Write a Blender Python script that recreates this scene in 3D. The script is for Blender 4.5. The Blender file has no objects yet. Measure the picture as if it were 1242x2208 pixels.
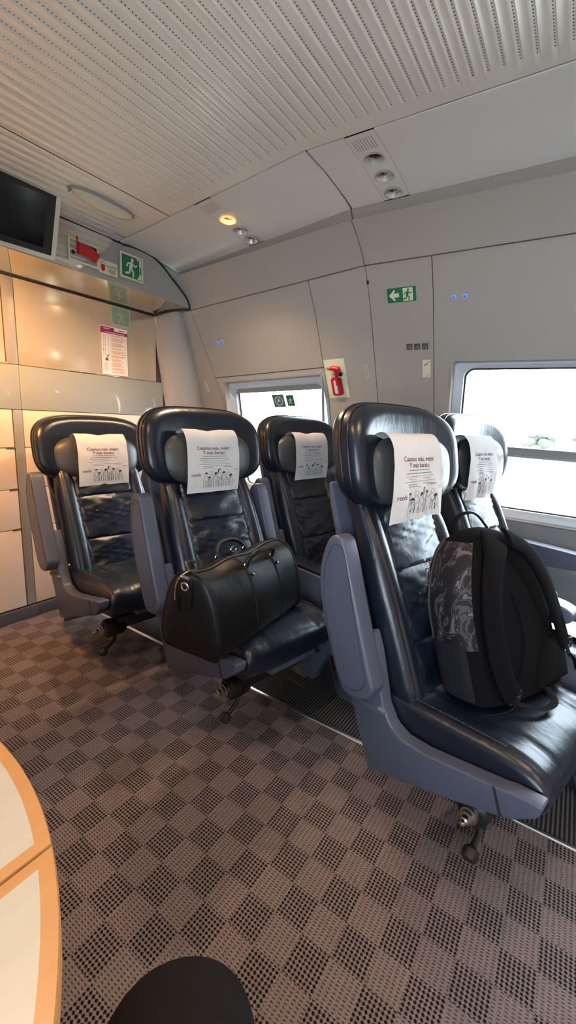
import bpy, bmesh, math, random
from mathutils import Vector, Matrix
random.seed(4)
PI = math.pi
sin, cos, sqrt = math.sin, math.cos, math.sqrt
COL = bpy.context.scene.collection

# ------------------------------------------------------------------ camera
YAW, PIT, ROL, FPX, HC = math.radians(56.7), math.radians(12.4), math.radians(3.4), 920.0, 1.2
f_ = Vector((sin(YAW)*cos(PIT), cos(YAW)*cos(PIT), -sin(PIT)))
r_ = Vector((cos(YAW), -sin(YAW), 0)); u_ = r_.cross(f_)
R_ = r_*cos(ROL)+u_*sin(ROL); U_ = u_*cos(ROL)-r_*sin(ROL)
cam = bpy.data.cameras.new('camera'); co = bpy.data.objects.new('camera', cam); COL.objects.link(co)
co.matrix_world = Matrix(((R_.x, U_.x, -f_.x, 0), (R_.y, U_.y, -f_.y, 0), (R_.z, U_.z, -f_.z, HC), (0, 0, 0, 1)))
cam.sensor_fit = 'VERTICAL'; cam.sensor_height = 36; cam.lens = FPX*36/2208; cam.clip_start = .02; cam.clip_end = 500
bpy.context.scene.camera = co

# ------------------------------------------------------------------ materials
def nd(nt, t, **k):
    n = nt.nodes.new(t)
    for a, v in k.items():
        if a[0] == 'i' and a[1:].isdigit(): n.inputs[int(a[1:])].default_value = v
        else: setattr(n, a, v)
    return n
def base(name):
    m = bpy.data.materials.new(name); m.use_nodes = True
    nt = m.node_tree; return m, nt, nt.nodes['Principled BSDF']
def mat(name, col, rough=.5, metal=0, spec=.5, bump=0, bscale=300, var=0, vscale=8, coat=0, emit=None, estr=0, sheen=0):
    m, nt, b = base(name)
    b.inputs['Base Color'].default_value = (*col, 1)
    b.inputs['Roughness'].default_value = rough; b.inputs['Metallic'].default_value = metal
    b.inputs['Specular IOR Level'].default_value = spec
    b.inputs['Coat Weight'].default_value = coat
    b.inputs['Sheen Weight'].default_value = sheen
    tc = nd(nt, 'ShaderNodeTexCoord')
    if emit: b.inputs['Emission Color'].default_value = (*emit, 1); b.inputs['Emission Strength'].default_value = estr
    if var:
        n = nd(nt, 'ShaderNodeTexNoise'); n.inputs['Scale'].default_value = vscale; n.inputs['Detail'].default_value = 4
        nt.links.new(tc.outputs['Object'], n.inputs['Vector'])
        mx = nd(nt, 'ShaderNodeMix', data_type='RGBA')
        mx.inputs[6].default_value = (*[c*(1-var) for c in col], 1); mx.inputs[7].default_value = (*[min(1, c*(1+var)) for c in col], 1)
        nt.links.new(n.outputs['Fac'], mx.inputs[0]); nt.links.new(mx.outputs[2], b.inputs['Base Color'])
    if bump:
        n = nd(nt, 'ShaderNodeTexNoise'); n.inputs['Scale'].default_value = bscale; n.inputs['Detail'].default_value = 3
        nt.links.new(tc.outputs['Object'], n.inputs['Vector'])
        bp = nd(nt, 'ShaderNodeBump'); bp.inputs['Strength'].default_value = bump; bp.inputs['Distance'].default_value = .002
        nt.links.new(n.outputs['Fac'], bp.inputs['Height']); nt.links.new(bp.outputs[0], b.inputs['Normal'])
    return m
def leather(name, col, rough):
    m, nt, b = base(name)
    b.inputs['Base Color'].default_value = (*col, 1); b.inputs['Roughness'].default_value = rough
    tc = nd(nt, 'ShaderNodeTexCoord')
    v = nd(nt, 'ShaderNodeTexVoronoi'); v.inputs['Scale'].default_value = 420
    n = nd(nt, 'ShaderNodeTexNoise'); n.inputs['Scale'].default_value = 14; n.inputs['Detail'].default_value = 5
    n.inputs['Distortion'].default_value = 1.2
    mp = nd(nt, 'ShaderNodeMapping'); mp.inputs['Scale'].default_value = (1.6, 1, .55)
    nt.links.new(tc.outputs['Object'], mp.inputs[0]); nt.links.new(mp.outputs[0], n.inputs['Vector'])
    nt.links.new(tc.outputs['Object'], v.inputs['Vector'])
    b1 = nd(nt, 'ShaderNodeBump'); b1.inputs['Strength'].default_value = .12; b1.inputs['Distance'].default_value = .001
    b2 = nd(nt, 'ShaderNodeBump'); b2.inputs['Strength'].default_value = .08; b2.inputs['Distance'].default_value = .02
    nt.links.new(v.outputs['Distance'], b1.inputs['Height']); nt.links.new(n.outputs['Fac'], b2.inputs['Height'])
    nt.links.new(b2.outputs[0], b1.inputs['Normal']); nt.links.new(b1.outputs[0], b.inputs['Normal'])
    return m
class NG:
    """tiny expression helper for math nodes"""
    def __init__(s, nt): s.nt = nt
    def m(s, op, a, b=None, c=None):
        n = s.nt.nodes.new('ShaderNodeMath'); n.operation = op
        for i, v in enumerate((a, b, c)):
            if v is None: continue
            if isinstance(v, (int, float)): n.inputs[i].default_value = v
            else: s.nt.links.new(v, n.inputs[i])
        return n.outputs[0]
    def mix(s, f, a, b):
        n = s.nt.nodes.new('ShaderNodeMix'); n.data_type = 'RGBA'
        s.nt.links.new(f, n.inputs[0])
        for i, v in ((6, a), (7, b)):
            if isinstance(v, tuple): n.inputs[i].default_value = (*v, 1)
            else: s.nt.links.new(v, n.inputs[i])
        return n.outputs[2]
    def pos(s):
        g = s.nt.nodes.new('ShaderNodeNewGeometry'); x = s.nt.nodes.new('ShaderNodeSeparateXYZ')
        s.nt.links.new(g.outputs['Position'], x.inputs[0]); return g, x.outputs[0], x.outputs[1], x.outputs[2]
def mat_carpet():
    m, nt, b = base('carpet_checker'); g = NG(nt); geo, x, y, z = g.pos()
    # small wobble so the weave is not perfectly straight
    nz = nd(nt, 'ShaderNodeTexNoise'); nz.inputs['Scale'].default_value = 40; nt.links.new(geo.outputs['Position'], nz.inputs['Vector'])
    w = g.m('MULTIPLY', g.m('SUBTRACT', nz.outputs['Fac'], .5), .0035)
    x = g.m('ADD', x, w); y = g.m('ADD', y, w)
    bx = g.m('FLOOR', g.m('DIVIDE', g.m('ADD', x, 4.0-.0005), .0855)); by = g.m('FLOOR', g.m('DIVIDE', g.m('ADD', y, 4.0-.073), .0792))
    ck = g.m('MODULO', g.m('ADD', bx, by), 2.0)
    cx = g.m('COSINE', g.m('MULTIPLY', x, 2*PI/.0095)); cy = g.m('COSINE', g.m('MULTIPLY', y, 2*PI/.0099))
    d1 = g.m('MULTIPLY', g.m('ADD', cx, cy), .5)                 # coarse dots: bold lattice
    cx2 = g.m('COSINE', g.m('MULTIPLY', x, 2*PI/.0075)); cy2 = g.m('COSINE', g.m('MULTIPLY', y, 2*PI/.0125))
    d2 = g.m('SUBTRACT', g.m('ADD', g.m('MULTIPLY', cx2, .62), g.m('MULTIPLY', cy2, .3)), .22)
    def step(v, a, c):
        n = nd(nt, 'ShaderNodeMapRange', interpolation_type='SMOOTHSTEP'); nt.links.new(v, n.inputs[0])
        n.inputs[1].default_value = a; n.inputs[2].default_value = c; return n.outputs[0]
    h1 = step(d1, -.12, .40); h2 = g.m('MULTIPLY', step(d2, .05, .6), .75)
    hole = g.m('ADD', g.m('MULTIPLY', ck, h1), g.m('MULTIPLY', g.m('SUBTRACT', 1, ck), h2))
    fn = nd(nt, 'ShaderNodeTexNoise'); fn.inputs['Scale'].default_value = 260; nt.links.new(geo.outputs['Position'], fn.inputs['Vector'])
    tuft = g.mix(fn.outputs['Fac'], (.115, .092, .097), (.33, .272, .275))
    c = g.mix(hole, tuft, (.012, .010, .013))
    nt.links.new(c, b.inputs['Base Color']); b.inputs['Roughness'].default_value = .95; b.inputs['Specular IOR Level'].default_value = .15
    bp = nd(nt, 'ShaderNodeBump'); bp.inputs['Strength'].default_value = .7; bp.inputs['Distance'].default_value = .003
    nt.links.new(g.m('SUBTRACT', fn.outputs['Fac'], g.m('MULTIPLY', hole, 1.5)), bp.inputs['Height']); nt.links.new(bp.outputs[0], b.inputs['Normal'])
    return m
def mat_ribbed():
    m, nt, b = base('carpet_ribbed'); g = NG(nt); geo, x, y, z = g.pos()
    s = g.m('SINE', g.m('MULTIPLY', y, 2*PI/.0125))
    n = nd(nt, 'ShaderNodeMapRange'); nt.links.new(s, n.inputs[0]); n.inputs[1].default_value = -.5; n.inputs[2].default_value = .88
    fn = nd(nt, 'ShaderNodeTexNoise'); fn.inputs['Scale'].default_value = 200; nt.links.new(geo.outputs['Position'], fn.inputs['Vector'])
    tuft = g.mix(fn.outputs['Fac'], (.06, .058, .06), (.19, .185, .185))
    nt.links.new(g.mix(n.outputs[0], (.018, .018, .022), tuft), b.inputs['Base Color']); b.inputs['Roughness'].default_value = .95
    b.inputs['Specular IOR Level'].default_value = .15
    return m
def mat_ceiling():
    m, nt, b = base('perforated_ceiling'); g = NG(nt); geo, x, y, z = g.pos()
    P = .04
    fy = g.m('ABSOLUTE', g.m('SUBTRACT', g.m('FRACT', g.m('DIVIDE', g.m('ADD', y, 4.0), P)), .5))
    fx = g.m('ABSOLUTE', g.m('SUBTRACT', g.m('FRACT', g.m('DIVIDE', x, .0105)), .5))
    d = g.m('SQRT', g.m('ADD', g.m('POWER', g.m('MULTIPLY', fy, P), 2), g.m('POWER', g.m('MULTIPLY', fx, .0105), 2)))
    hole = g.m('MULTIPLY', g.m('LESS_THAN', d, .0019), g.m('LESS_THAN', x, 1.462))
    nt.links.new(g.mix(hole, (.80, .765, .71), (.03, .028, .028)), b.inputs['Base Color'])
    b.inputs['Metallic'].default_value = .3; b.inputs['Roughness'].default_value = .30
    return m
def mat_glass(name, tint=(1, 1, 1)):
    m = bpy.data.materials.new(name); m.use_nodes = True; nt = m.node_tree
    for n in list(nt.nodes): nt.nodes.remove(n)
    o = nd(nt, 'ShaderNodeOutputMaterial'); t = nd(nt, 'ShaderNodeBsdfTransparent'); gl = nd(nt, 'ShaderNodeBsdfGlossy')
    t.inputs[0].default_value = (*tint, 1); gl.inputs['Roughness'].default_value = .02
    mx = nd(nt, 'ShaderNodeMixShader'); fr = nd(nt, 'ShaderNodeFresnel'); fr.inputs[0].default_value = 1.35
    nt.links.new(fr.outputs[0], mx.inputs[0]); nt.links.new(t.outputs[0], mx.inputs[1]); nt.links.new(gl.outputs[0], mx.inputs[2])
    nt.links.new(mx.outputs[0], o.inputs[0]); return m
def mat_wood(name, a, bb, sc=(3, 40, 40), rough=.32):
    m, nt, b = base(name); tc = nd(nt, 'ShaderNodeTexCoord'); mp = nd(nt, 'ShaderNodeMapping'); mp.inputs['Scale'].default_value = sc
    mp.inputs['Rotation'].default_value = (0, 0, .5)
    n = nd(nt, 'ShaderNodeTexNoise'); n.inputs['Scale'].default_value = 1; n.inputs['Detail'].default_value = 6; n.inputs['Distortion'].default_value = .6
    nt.links.new(tc.outputs['Object'], mp.inputs[0]); nt.links.new(mp.outputs[0], n.inputs['Vector'])
    g = NG(nt); nt.links.new(g.mix(n.outputs['Fac'], a, bb), b.inputs['Base Color']); b.inputs['Roughness'].default_value = rough
    return m
def mat_camo():
    m, nt, b = base('camouflage_fabric'); tc = nd(nt, 'ShaderNodeTexCoord')
    mp = nd(nt, 'ShaderNodeMapping'); mp.inputs['Scale'].default_value = (1, 1.5, .8); nt.links.new(tc.outputs['Object'], mp.inputs[0])
    n = nd(nt, 'ShaderNodeTexNoise'); n.inputs['Scale'].default_value = 15; n.inputs['Detail'].default_value = 2; n.inputs['Distortion'].default_value = 1.6
    nt.links.new(mp.outputs[0], n.inputs['Vector'])
    cr = nd(nt, 'ShaderNodeValToRGB'); cr.color_ramp.interpolation = 'CONSTANT'
    e = cr.color_ramp.elements; e[0].color = (.010, .010, .013, 1); e[0].position = 0; e[1].position = .5; e[1].color = (.052, .047, .056, 1)
    q = e.new(.56); q.color = (.016, .015, .019, 1); q = e.new(.63); q.color = (.10, .09, .10, 1)
    nt.links.new(n.outputs['Fac'], cr.inputs[0]); nt.links.new(cr.outputs[0], b.inputs['Base Color'])
    b.inputs['Roughness'].default_value = .6; b.inputs['Specular IOR Level'].default_value = .2; return m
def mat_foliage():
    m = mat('tree_foliage', (.085, .095, .08), .9, var=.4, vscale=1.5); return m

M = {}
M['carpet'] = mat_carpet(); M['ribbed'] = mat_ribbed(); M['ceil'] = mat_ceiling()
M['wall'] = mat('wall_panel_grey', (.40, .372, .338), .5, bump=.05, bscale=900)
M['wall2'] = mat('side_ceiling_grey', (.70, .69, .67), .38, bump=.03, bscale=900)
M['lower'] = mat('lower_wall_felt', (.22, .225, .24), .85, bump=.2, bscale=500)
M['frame'] = mat('window_frame_plastic', (.62, .66, .72), .35)
M['gap'] = mat('dark_gasket', (.015, .015, .016), .7)
M['rubber'] = mat('black_rubber', (.012, .012, .013), .55)
M['seam'] = mat('panel_joint_shadow_gap', (.10, .095, .09), .8)
M['pillar'] = mat('pillar_grey', (.40, .385, .37), .36)
M['header'] = mat('header_grey', (.36, .355, .35), .5)
M['champ'] = mat('champagne_laminate', (.80, .69, .54), .14, metal=.55, var=.04, vscale=3)
M['champ2'] = mat('cabinet_laminate', (.78, .64, .51), .35, var=.03, vscale=3)
M['band'] = mat('grey_glass_band', (.33, .35, .34), .05, spec=.6)
M['strip'] = mat('anodised_strip', (.55, .52, .47), .35, metal=.6)
M['soffit'] = mat('mirror_soffit', (.74, .68, .57), .035, metal=.9)
M['brass'] = mat('brass_clip', (.85, .58, .2), .25, metal=.9)
M['plinth'] = mat('plinth_grey', (.07, .07, .085), .6)
M['alu'] = mat('aluminium', (.75, .76, .78), .3, metal=1)
M['bar'] = mat('grey_painted_rail', (.30, .30, .29), .45)
M['chrome'] = mat('chrome', (.85, .85, .86), .12, metal=1)
M['leather'] = leather('navy_black_leather', (.0055, .0095, .020), .32); M['leather'].node_tree.nodes['Principled BSDF'].inputs['Specular IOR Level'].default_value = .6
M['leather2'] = leather('charcoal_leather', (.045, .046, .047), .42)
M['stitch'] = mat('grey_stitching', (.10, .10, .115), .7)
M['shell'] = mat('slate_plastic', (.076, .087, .130), .40, bump=.08, bscale=700)
M['black'] = mat('black_plastic', (.012, .012, .013), .45)
M['steel'] = mat('steel', (.5, .49, .47), .28, metal=1)
M['rust'] = mat('worn_brown_knob', (.07, .04, .025), .6)
M['paper'] = mat('antimacassar_paper', (.60, .585, .58), .9, bump=.25, bscale=60)
M['purple'] = mat('purple_ink', (.16, .035, .10), .8)
M['ink'] = mat('black_ink', (.02, .02, .025), .8)
M['greyink'] = mat('grey_ink', (.12, .11, .12), .8)
M['white'] = mat('white_print', (.85, .85, .82), .5)
M['cream'] = mat('photoluminescent_cream', (.74, .76, .55), .5)
M['green'] = mat('exit_green', (.012, .17, .085), .45)
M['darkgreen'] = mat('sticker_grey_green', (.10, .19, .14), .5)
M['red'] = mat('signal_red', (.50, .018, .022), .3)
M['magenta'] = mat('notice_magenta', (.33, .02, .16), .5)
M['redink'] = mat('notice_red_ink', (.62, .18, .16), .7)
M['blue'] = mat('blue_lens', (.01, .05, .65), .2, emit=(.02, .10, 1), estr=1.2)
M['screen'] = mat('dark_screen', (.004, .004, .005), .12)
M['bezel'] = mat('silver_bezel', (.66, .63, .57), .4)
M['diff'] = mat('cream_diffuser', (.62, .57, .44), .22)
M['reflector'] = mat('lamp_reflector', (.62, .60, .56), .3, metal=.5)
M['warmrefl'] = mat('lit_lamp_reflector', (.9, .62, .32), .3, emit=(1, .45, .12), estr=.9)
M['bulb'] = mat('lit_bulb', (1, .9, .7), .3, emit=(1, .78, .45), estr=14)
M['bag'] = leather('duffel_leather', (.005, .005, .006), .44); M['bag'].node_tree.nodes['Principled BSDF'].inputs['Specular IOR Level'].default_value = .32
M['fabric'] = mat('black_backpack_fabric', (.0055, .005, .006), .9, spec=.05, bump=.3, bscale=900)
M['mesh'] = mat('black_padded_mesh', (.006, .006, .0065), .9, spec=.05, bump=.5, bscale=1500)
M['camo'] = mat_camo(); M['webbing'] = mat('black_webbing', (.008, .008, .009), .9, spec=.1)
M['maple'] = mat_wood('pale_maple', (.60, .535, .43), (.50, .43, .33))
M['beech'] = mat_wood('orange_beech_edge', (.62, .31, .12), (.50, .23, .08))
M['trouser'] = mat('black_trouser_cloth', (.009, .0075, .008), .85, spec=.12, bump=.3, bscale=800)
M['shoe'] = mat('black_shoe_leather', (.012, .012, .012), .4)
M['skin'] = mat('skin', (.55, .35, .26), .5)
M['glass'] = mat_glass('window_glass')
M['foliage'] = mat_foliage(); M['bark'] = mat('bark', (.2, .16, .12), .9)
M['ground'] = mat('dry_field', (.75, .70, .55), .95, var=.1, vscale=.2)
M['silverpad'] = mat('console_pad_leather', (.30, .31, .32), .3)
M['wpaper'] = mat('white_paper', (.85, .86, .88), .8)
M['button'] = mat('button_white', (.6, .6, .6), .5)

# ------------------------------------------------------------------ mesh helpers
class MB:
    def __init__(s): s.v = []; s.f = []
    def add(s, vs, fs):
        o = len(s.v); s.v += [tuple(p) for p in vs]; s.f += [tuple(i+o for i in q) for q in fs]; return s
    def grid(s, rows, cu=False, cv=False):
        """rows: list of equally long point lists; cu closes each row, cv closes the stack"""
        n = len(rows); k = len(rows[0]); fs = []
        for i in range(n if cv else n-1):
            for j in range(k if cu else k-1):
                a, b = i % n, (i+1) % n; c, d = j % k, (j+1) % k
                fs.append((a*k+c, a*k+d, b*k+d, b*k+c))
        return s.add([p for r in rows for p in r], fs)
    def loft(s, rings, cap0=True, cap1=True):
        k = len(rings[0]); o = len(s.v); s.grid(rings, cu=True)
        if cap0: s.f.append(tuple(o+i for i in reversed(range(k))))
        if cap1: s.f.append(tuple(o+(len(rings)-1)*k+i for i in range(k)))
        return s
    def box(s, lo, hi):
        x0, y0, z0 = lo; x1, y1, z1 = hi
        return s.add([(x0,y0,z0),(x1,y0,z0),(x1,y1,z0),(x0,y1,z0),(x0,y0,z1),(x1,y0,z1),(x1,y1,z1),(x0,y1,z1)],
                     [(3,2,1,0),(4,5,6,7),(0,1,5,4),(1,2,6,5),(2,3,7,6),(3,0,4,7)])
    def prism(s, pts, fn, a, b):
        """2-D outline extruded from a to b; fn(u, v, w) -> point"""
        n = len(pts)
        vs = [fn(u, v, a) for u, v in pts]+[fn(u, v, b) for u, v in pts]
        return s.add(vs, [tuple(reversed(range(n))), tuple(range(n, 2*n))]+[(i, (i+1) % n, n+(i+1) % n, n+i) for i in range(n)])
    def tube(s, path, r, n=8, closed=False, flat=None):
        P = [Vector(p) for p in path]; rings = []; N = len(P); up = None
        for i, p in enumerate(P):
            if closed: t = (P[(i+1) % N]-P[i-1])
            else: t = P[min(i+1, N-1)]-P[max(i-1, 0)]
            t = t.normalized() if t.length > 1e-9 else Vector((0, 0, 1))
            if up is None:
                up = Vector((0, 0, 1)) if abs(t.z) < .9 else Vector((1, 0, 0))
            a = up-t*up.dot(t)
            if a.length < 1e-6: a = t.orthogonal()
            a.normalize(); b = t.cross(a); up = a
            rr = r[i] if isinstance(r, (list, tuple)) else r
            ra, rb = (rr, rr) if flat is None else (rr*flat, rr)
            rings.append([p+a*ra*cos(2*PI*j/n)+b*rb*sin(2*PI*j/n) for j in range(n)])
        if closed: s.grid(rings, cu=True, cv=True)
        else: s.loft(rings)
        return s
    def lathe(s, prof, n=24, o=(0, 0, 0), ax=(0, 0, 1), cap0=True, cap1=True):
        ax = Vector(ax).normalized(); a = ax.orthogonal().normalized(); b = ax.cross(a); o = Vector(o)
        return s.loft([[o+ax*h+(a*cos(2*PI*j/n)+b*sin(2*PI*j/n))*r for j in range(n)] for r, h in prof], cap0, cap1)
    def build(s, name, m, parent=None, bevel=0, seg=2, angle=35, sub=0, flip=False):
        me = bpy.data.meshes.new(name); me.from_pydata([tuple(v) for v in s.v], [], s.f)
        bm = bmesh.new(); bm.from_mesh(me)
        bmesh.ops.remove_doubles(bm, verts=bm.verts, dist=1e-6)
        bmesh.ops.recalc_face_normals(bm, faces=bm.faces)
        if bevel:
            ed = [e for e in bm.edges if len(e.link_faces) == 2 and e.calc_face_angle(0) > math.radians(28)]
            bmesh.ops.bevel(bm, geom=ed, offset=bevel, segments=seg, profile=.6, affect='EDGES', clamp_overlap=True)
        bm.to_mesh(me); bm.free()
        me.polygons.foreach_set('use_smooth', [True]*len(me.polygons))
        try: me.set_sharp_from_angle(angle=math.radians(angle))
        except Exception: pass
        me.materials.append(m)
        o = bpy.data.objects.new(name, me); COL.objects.link(o)
        if parent: o.parent = parent
        if sub:
            md = o.modifiers.new('smooth', 'SUBSURF'); md.levels = sub; md.render_levels = sub
        return o
def empty(name, loc=(0, 0, 0), rz=0):
    o = bpy.data.objects.new(name, None); COL.objects.link(o); o.location = loc; o.rotation_euler = (0, 0, rz); o.empty_display_size = .05; return o
def tag(o, label, cat, group=None):
    o['label'] = label; o['category'] = cat
    if group: o['group'] = group
    return o
def struct(o): o['kind'] = 'structure'; return o
def copy_tree(o, parent=None):
    c = o.copy(); COL.objects.link(c)
    if parent: c.parent = parent
    for ch in list(o.children): copy_tree(ch, c)
    return c
def sup(a, b, n, k=40, cx=0, cz=0):
    out = []
    for i in range(k):
        t = 2*PI*i/k; c, s = cos(t), sin(t)
        out.append((cx+a*math.copysign(abs(c)**(2/n), c), cz+b*math.copysign(abs(s)**(2/n), s)))
    return out
def rrect(x0, x1, z0, z1, r, k=6):
    out = []
    for cx, cz, a in ((x1-r, z1-r, 0), (x0+r, z1-r, 90), (x0+r, z0+r, 180), (x1-r, z0+r, 270)):
        for i in range(k+1):
            t = math.radians(a+90*i/k); out.append((cx+r*cos(t), cz+r*sin(t)))
    return out
def smooth(pts, it=2, closed=False):
    for _ in range(it):
        out = [] if closed else [pts[0]]
        n = len(pts)
        for i in range(n if closed else n-1):
            a, b = pts[i], pts[(i+1) % n]
            out.append(tuple(p*.75+q*.25 for p, q in zip(a, b))); out.append(tuple(p*.25+q*.75 for p, q in zip(a, b)))
        if not closed: out.append(pts[-1])
        pts = out
    return pts
def catmull(pts, k=6):
    P = [Vector(p) for p in pts]; out = []
    for i in range(len(P)-1):
        a = P[max(i-1, 0)]; b = P[i]; c = P[i+1]; d = P[min(i+2, len(P)-1)]
        for j in range(k):
            t = j/k; out.append(.5*((2*b)+(c-a)*t+(2*a-5*b+4*c-d)*t*t+(3*b-a-3*c+d)*t**3))
    return out+[P[-1]]
def gs(x, s): return math.exp(-(x/s)**2)
def sst(a, b, x):
    t = max(0, min(1, (x-a)/(b-a))); return t*t*(3-2*t)
def pad(mb, contour, yf, yb, E=.04, e0=.78, center=None):
    """cushion with a given front outline (x, z); front surface yf(x, z), back surface yb(x, z); facing -y"""
    cx, cz = center or (sum(p[0] for p in contour)/len(contour), sum(p[1] for p in contour)/len(contour))
    rs = [.02, .2, .4, .6, e0]+[e0+(1-e0)*sin(PI/2*i/6) for i in range(1, 7)]
    def ring(r, fn, sg):
        q = 0 if r <= e0 else 1-sqrt(max(0, 1-((r-e0)/(1-e0))**2)); out = []
        for x, z in contour:
            X = cx+(x-cx)*r; Z = cz+(z-cz)*r; out.append((X, fn(X, Z)+sg*E*q, Z))
        return out
    rings = [ring(r, yf, 1) for r in rs]+[ring(r, yb, -1) for r in reversed(rs)]
    return mb.loft(rings)
def text2d(s, size, align='CENTER', fat=0):
    cu = bpy.data.curves.new('t', 'FONT'); cu.body = s; cu.size = size; cu.align_x = align; cu.resolution_u = 2; cu.offset = fat
    o = bpy.data.objects.new('t', cu); COL.objects.link(o); bpy.context.view_layer.update()
    me = bpy.data.meshes.new_from_object(o.evaluated_get(bpy.context.evaluated_depsgraph_get()))
    vs = [(v.co.x, v.co.y) for v in me.vertices]; fs = [tuple(p.vertices) for p in me.polygons]
    bpy.data.objects.remove(o); bpy.data.curves.remove(cu); bpy.data.meshes.remove(me)
    return vs, fs
class Art:
    """flat artwork: 2-D polygons, later mapped on a surface"""
    def __init__(s): s.v = []; s.f = []
    def poly(s, pts): o = len(s.v); s.v += list(pts); s.f.append(tuple(range(o, o+len(pts)))); return s
    def rect(s, x0, y0, x1, y1): return s.poly([(x0, y0), (x1, y0), (x1, y1), (x0, y1)])
    def disc(s, x, y, r, n=18, ry=None): return s.poly([(x+r*cos(2*PI*i/n), y+(ry or r)*sin(2*PI*i/n)) for i in range(n)])
    def stroke(s, pts, w, caps=True):
        for (a, b), (c, d) in zip(pts, pts[1:]):
            l = math.hypot(c-a, d-b) or 1; nx, ny = -(d-b)/l*w/2, (c-a)/l*w/2
            s.poly([(a+nx, b+ny), (a-nx, b-ny), (c-nx, d-ny), (c+nx, d+ny)])
        if caps:
            for p in pts: s.disc(p[0], p[1], w/2, 8)
        return s
    def ring(s, x, y, r0, r1, n=24):
        for i in range(n):
            a, b = 2*PI*i/n, 2*PI*(i+1)/n
            s.poly([(x+r0*cos(a), y+r0*sin(a)), (x+r1*cos(a), y+r1*sin(a)), (x+r1*cos(b), y+r1*sin(b)), (x+r0*cos(b), y+r0*sin(b))])
        return s
    def text(s, t, x, y, size, align='CENTER', sx=1, fat=0):
        vs, fs = text2d(t, size, align, fat); o = len(s.v)
        s.v += [(x+a*sx, y+b) for a, b in vs]; s.f += [tuple(i+o for i in q) for q in fs]; return s
    def onto(s, fn, name, m, parent, flip=False):
        mb = MB(); mb.add([fn(a, b) for a, b in s.v], s.f)
        cnt = {}
        for q in s.f:
            for i in q: cnt[i] = cnt.get(i, 0)+1
        for k, q in enumerate(s.f):                                   # overlapping strokes lie a hair above each other
            if len(q) > 2 and all(cnt[i] == 1 for i in q):
                a, b, c = (Vector(mb.v[q[0]]), Vector(mb.v[q[len(q)//3]]), Vector(mb.v[q[2*len(q)//3]]))
                up = (Vector(fn(.001, 0))-Vector(fn(0, 0))).cross(Vector(fn(0, .001))-Vector(fn(0, 0)))
                if up.length > 0:
                    up.normalize()
                    for i in q: mb.v[i] = tuple(Vector(mb.v[i])+up*(4e-6*(k % 60)))
        me = bpy.data.meshes.new(name); me.from_pydata([tuple(v) for v in mb.v], [], mb.f); me.materials.append(m)
        o = bpy.data.objects.new(name, me); COL.objects.link(o); o.parent = parent; return o
class Frame:
    """local frame with u right, v up, n out of the surface"""
    def __init__(s, o, u, v):
        s.o = Vector(o); s.u = Vector(u).normalized(); s.n = s.u.cross(Vector(v)).normalized(); s.v = s.n.cross(s.u)
    def p(s, a, b, h=0): return s.o+s.u*a+s.v*b+s.n*h
    def at(s, h): return lambda a, b: s.p(a, b, h)
    def slab(s, mb, x0, x1, y0, y1, h0, h1, r=0):
        pts = rrect(x0, x1, y0, y1, r, 4) if r else [(x0, y0), (x1, y0), (x1, y1), (x0, y1)]
        return mb.prism(pts, lambda a, b, h: s.p(a, b, h), h0, h1)

# ------------------------------------------------------------------ the car body: wall profile and taper towards the end
PW = [(0,2.50),(.5,2.50),(.76,2.52),(1.0,2.52),(1.18,2.50),(1.328,2.45),(1.627,2.305),(1.815,2.209),(1.9455,2.125),(2.0,2.070),(2.041,2.016),(2.072,1.970),(2.091,1.930)]
PC = [(-3,2.169),(1.526,2.169),(1.675,2.166),(1.843,2.147),(1.94,2.130),(2.06,2.1)]
def lerp(T, x):
    if x <= T[0][0]: return T[0][1]
    for (a, b), (c, d) in zip(T, T[1:]):
        if x <= c: return b+(d-b)*(x-a)/(c-a)
    return T[-1][1]
def cl(x, a=0., b=1.): return max(a, min(b, x))
def dz(Y, zb): return -.11*max(0, Y-1.02)*cl((zb-.9)/.9)
def dx(Y, zb): return -.055*max(0, Y-1.02)*cl((zb-.3)/.9)
def zbof(Y, Z):
    zb = Z
    for _ in range(12): zb = Z-dz(Y, zb)
    return zb
def S(Y, zb, off=0.):
    """point on the window wall; off > 0 is outwards (+x)"""
    return Vector((lerp(PW, zb)+dx(Y, zb)+off, Y, zb+dz(Y, zb)))
def SC(Y, X, off=0.): return Vector((X, Y, lerp(PC, X)+dz(Y, 2)+off))
def frS(Y, zb, off=0.):
    d = .02; return Frame(S(Y, zb, -off), S(Y-d, zb)-S(Y+d, zb), S(Y, zb+d)-S(Y, zb-d))
def frC(Y, X):
    d = .02; return Frame(SC(Y, X), SC(Y-d, X)-SC(Y+d, X), SC(Y, X-d)-SC(Y, X+d))
def lin(a, b, n): return [a+(b-a)*i/n for i in range(n+1)]
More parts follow.
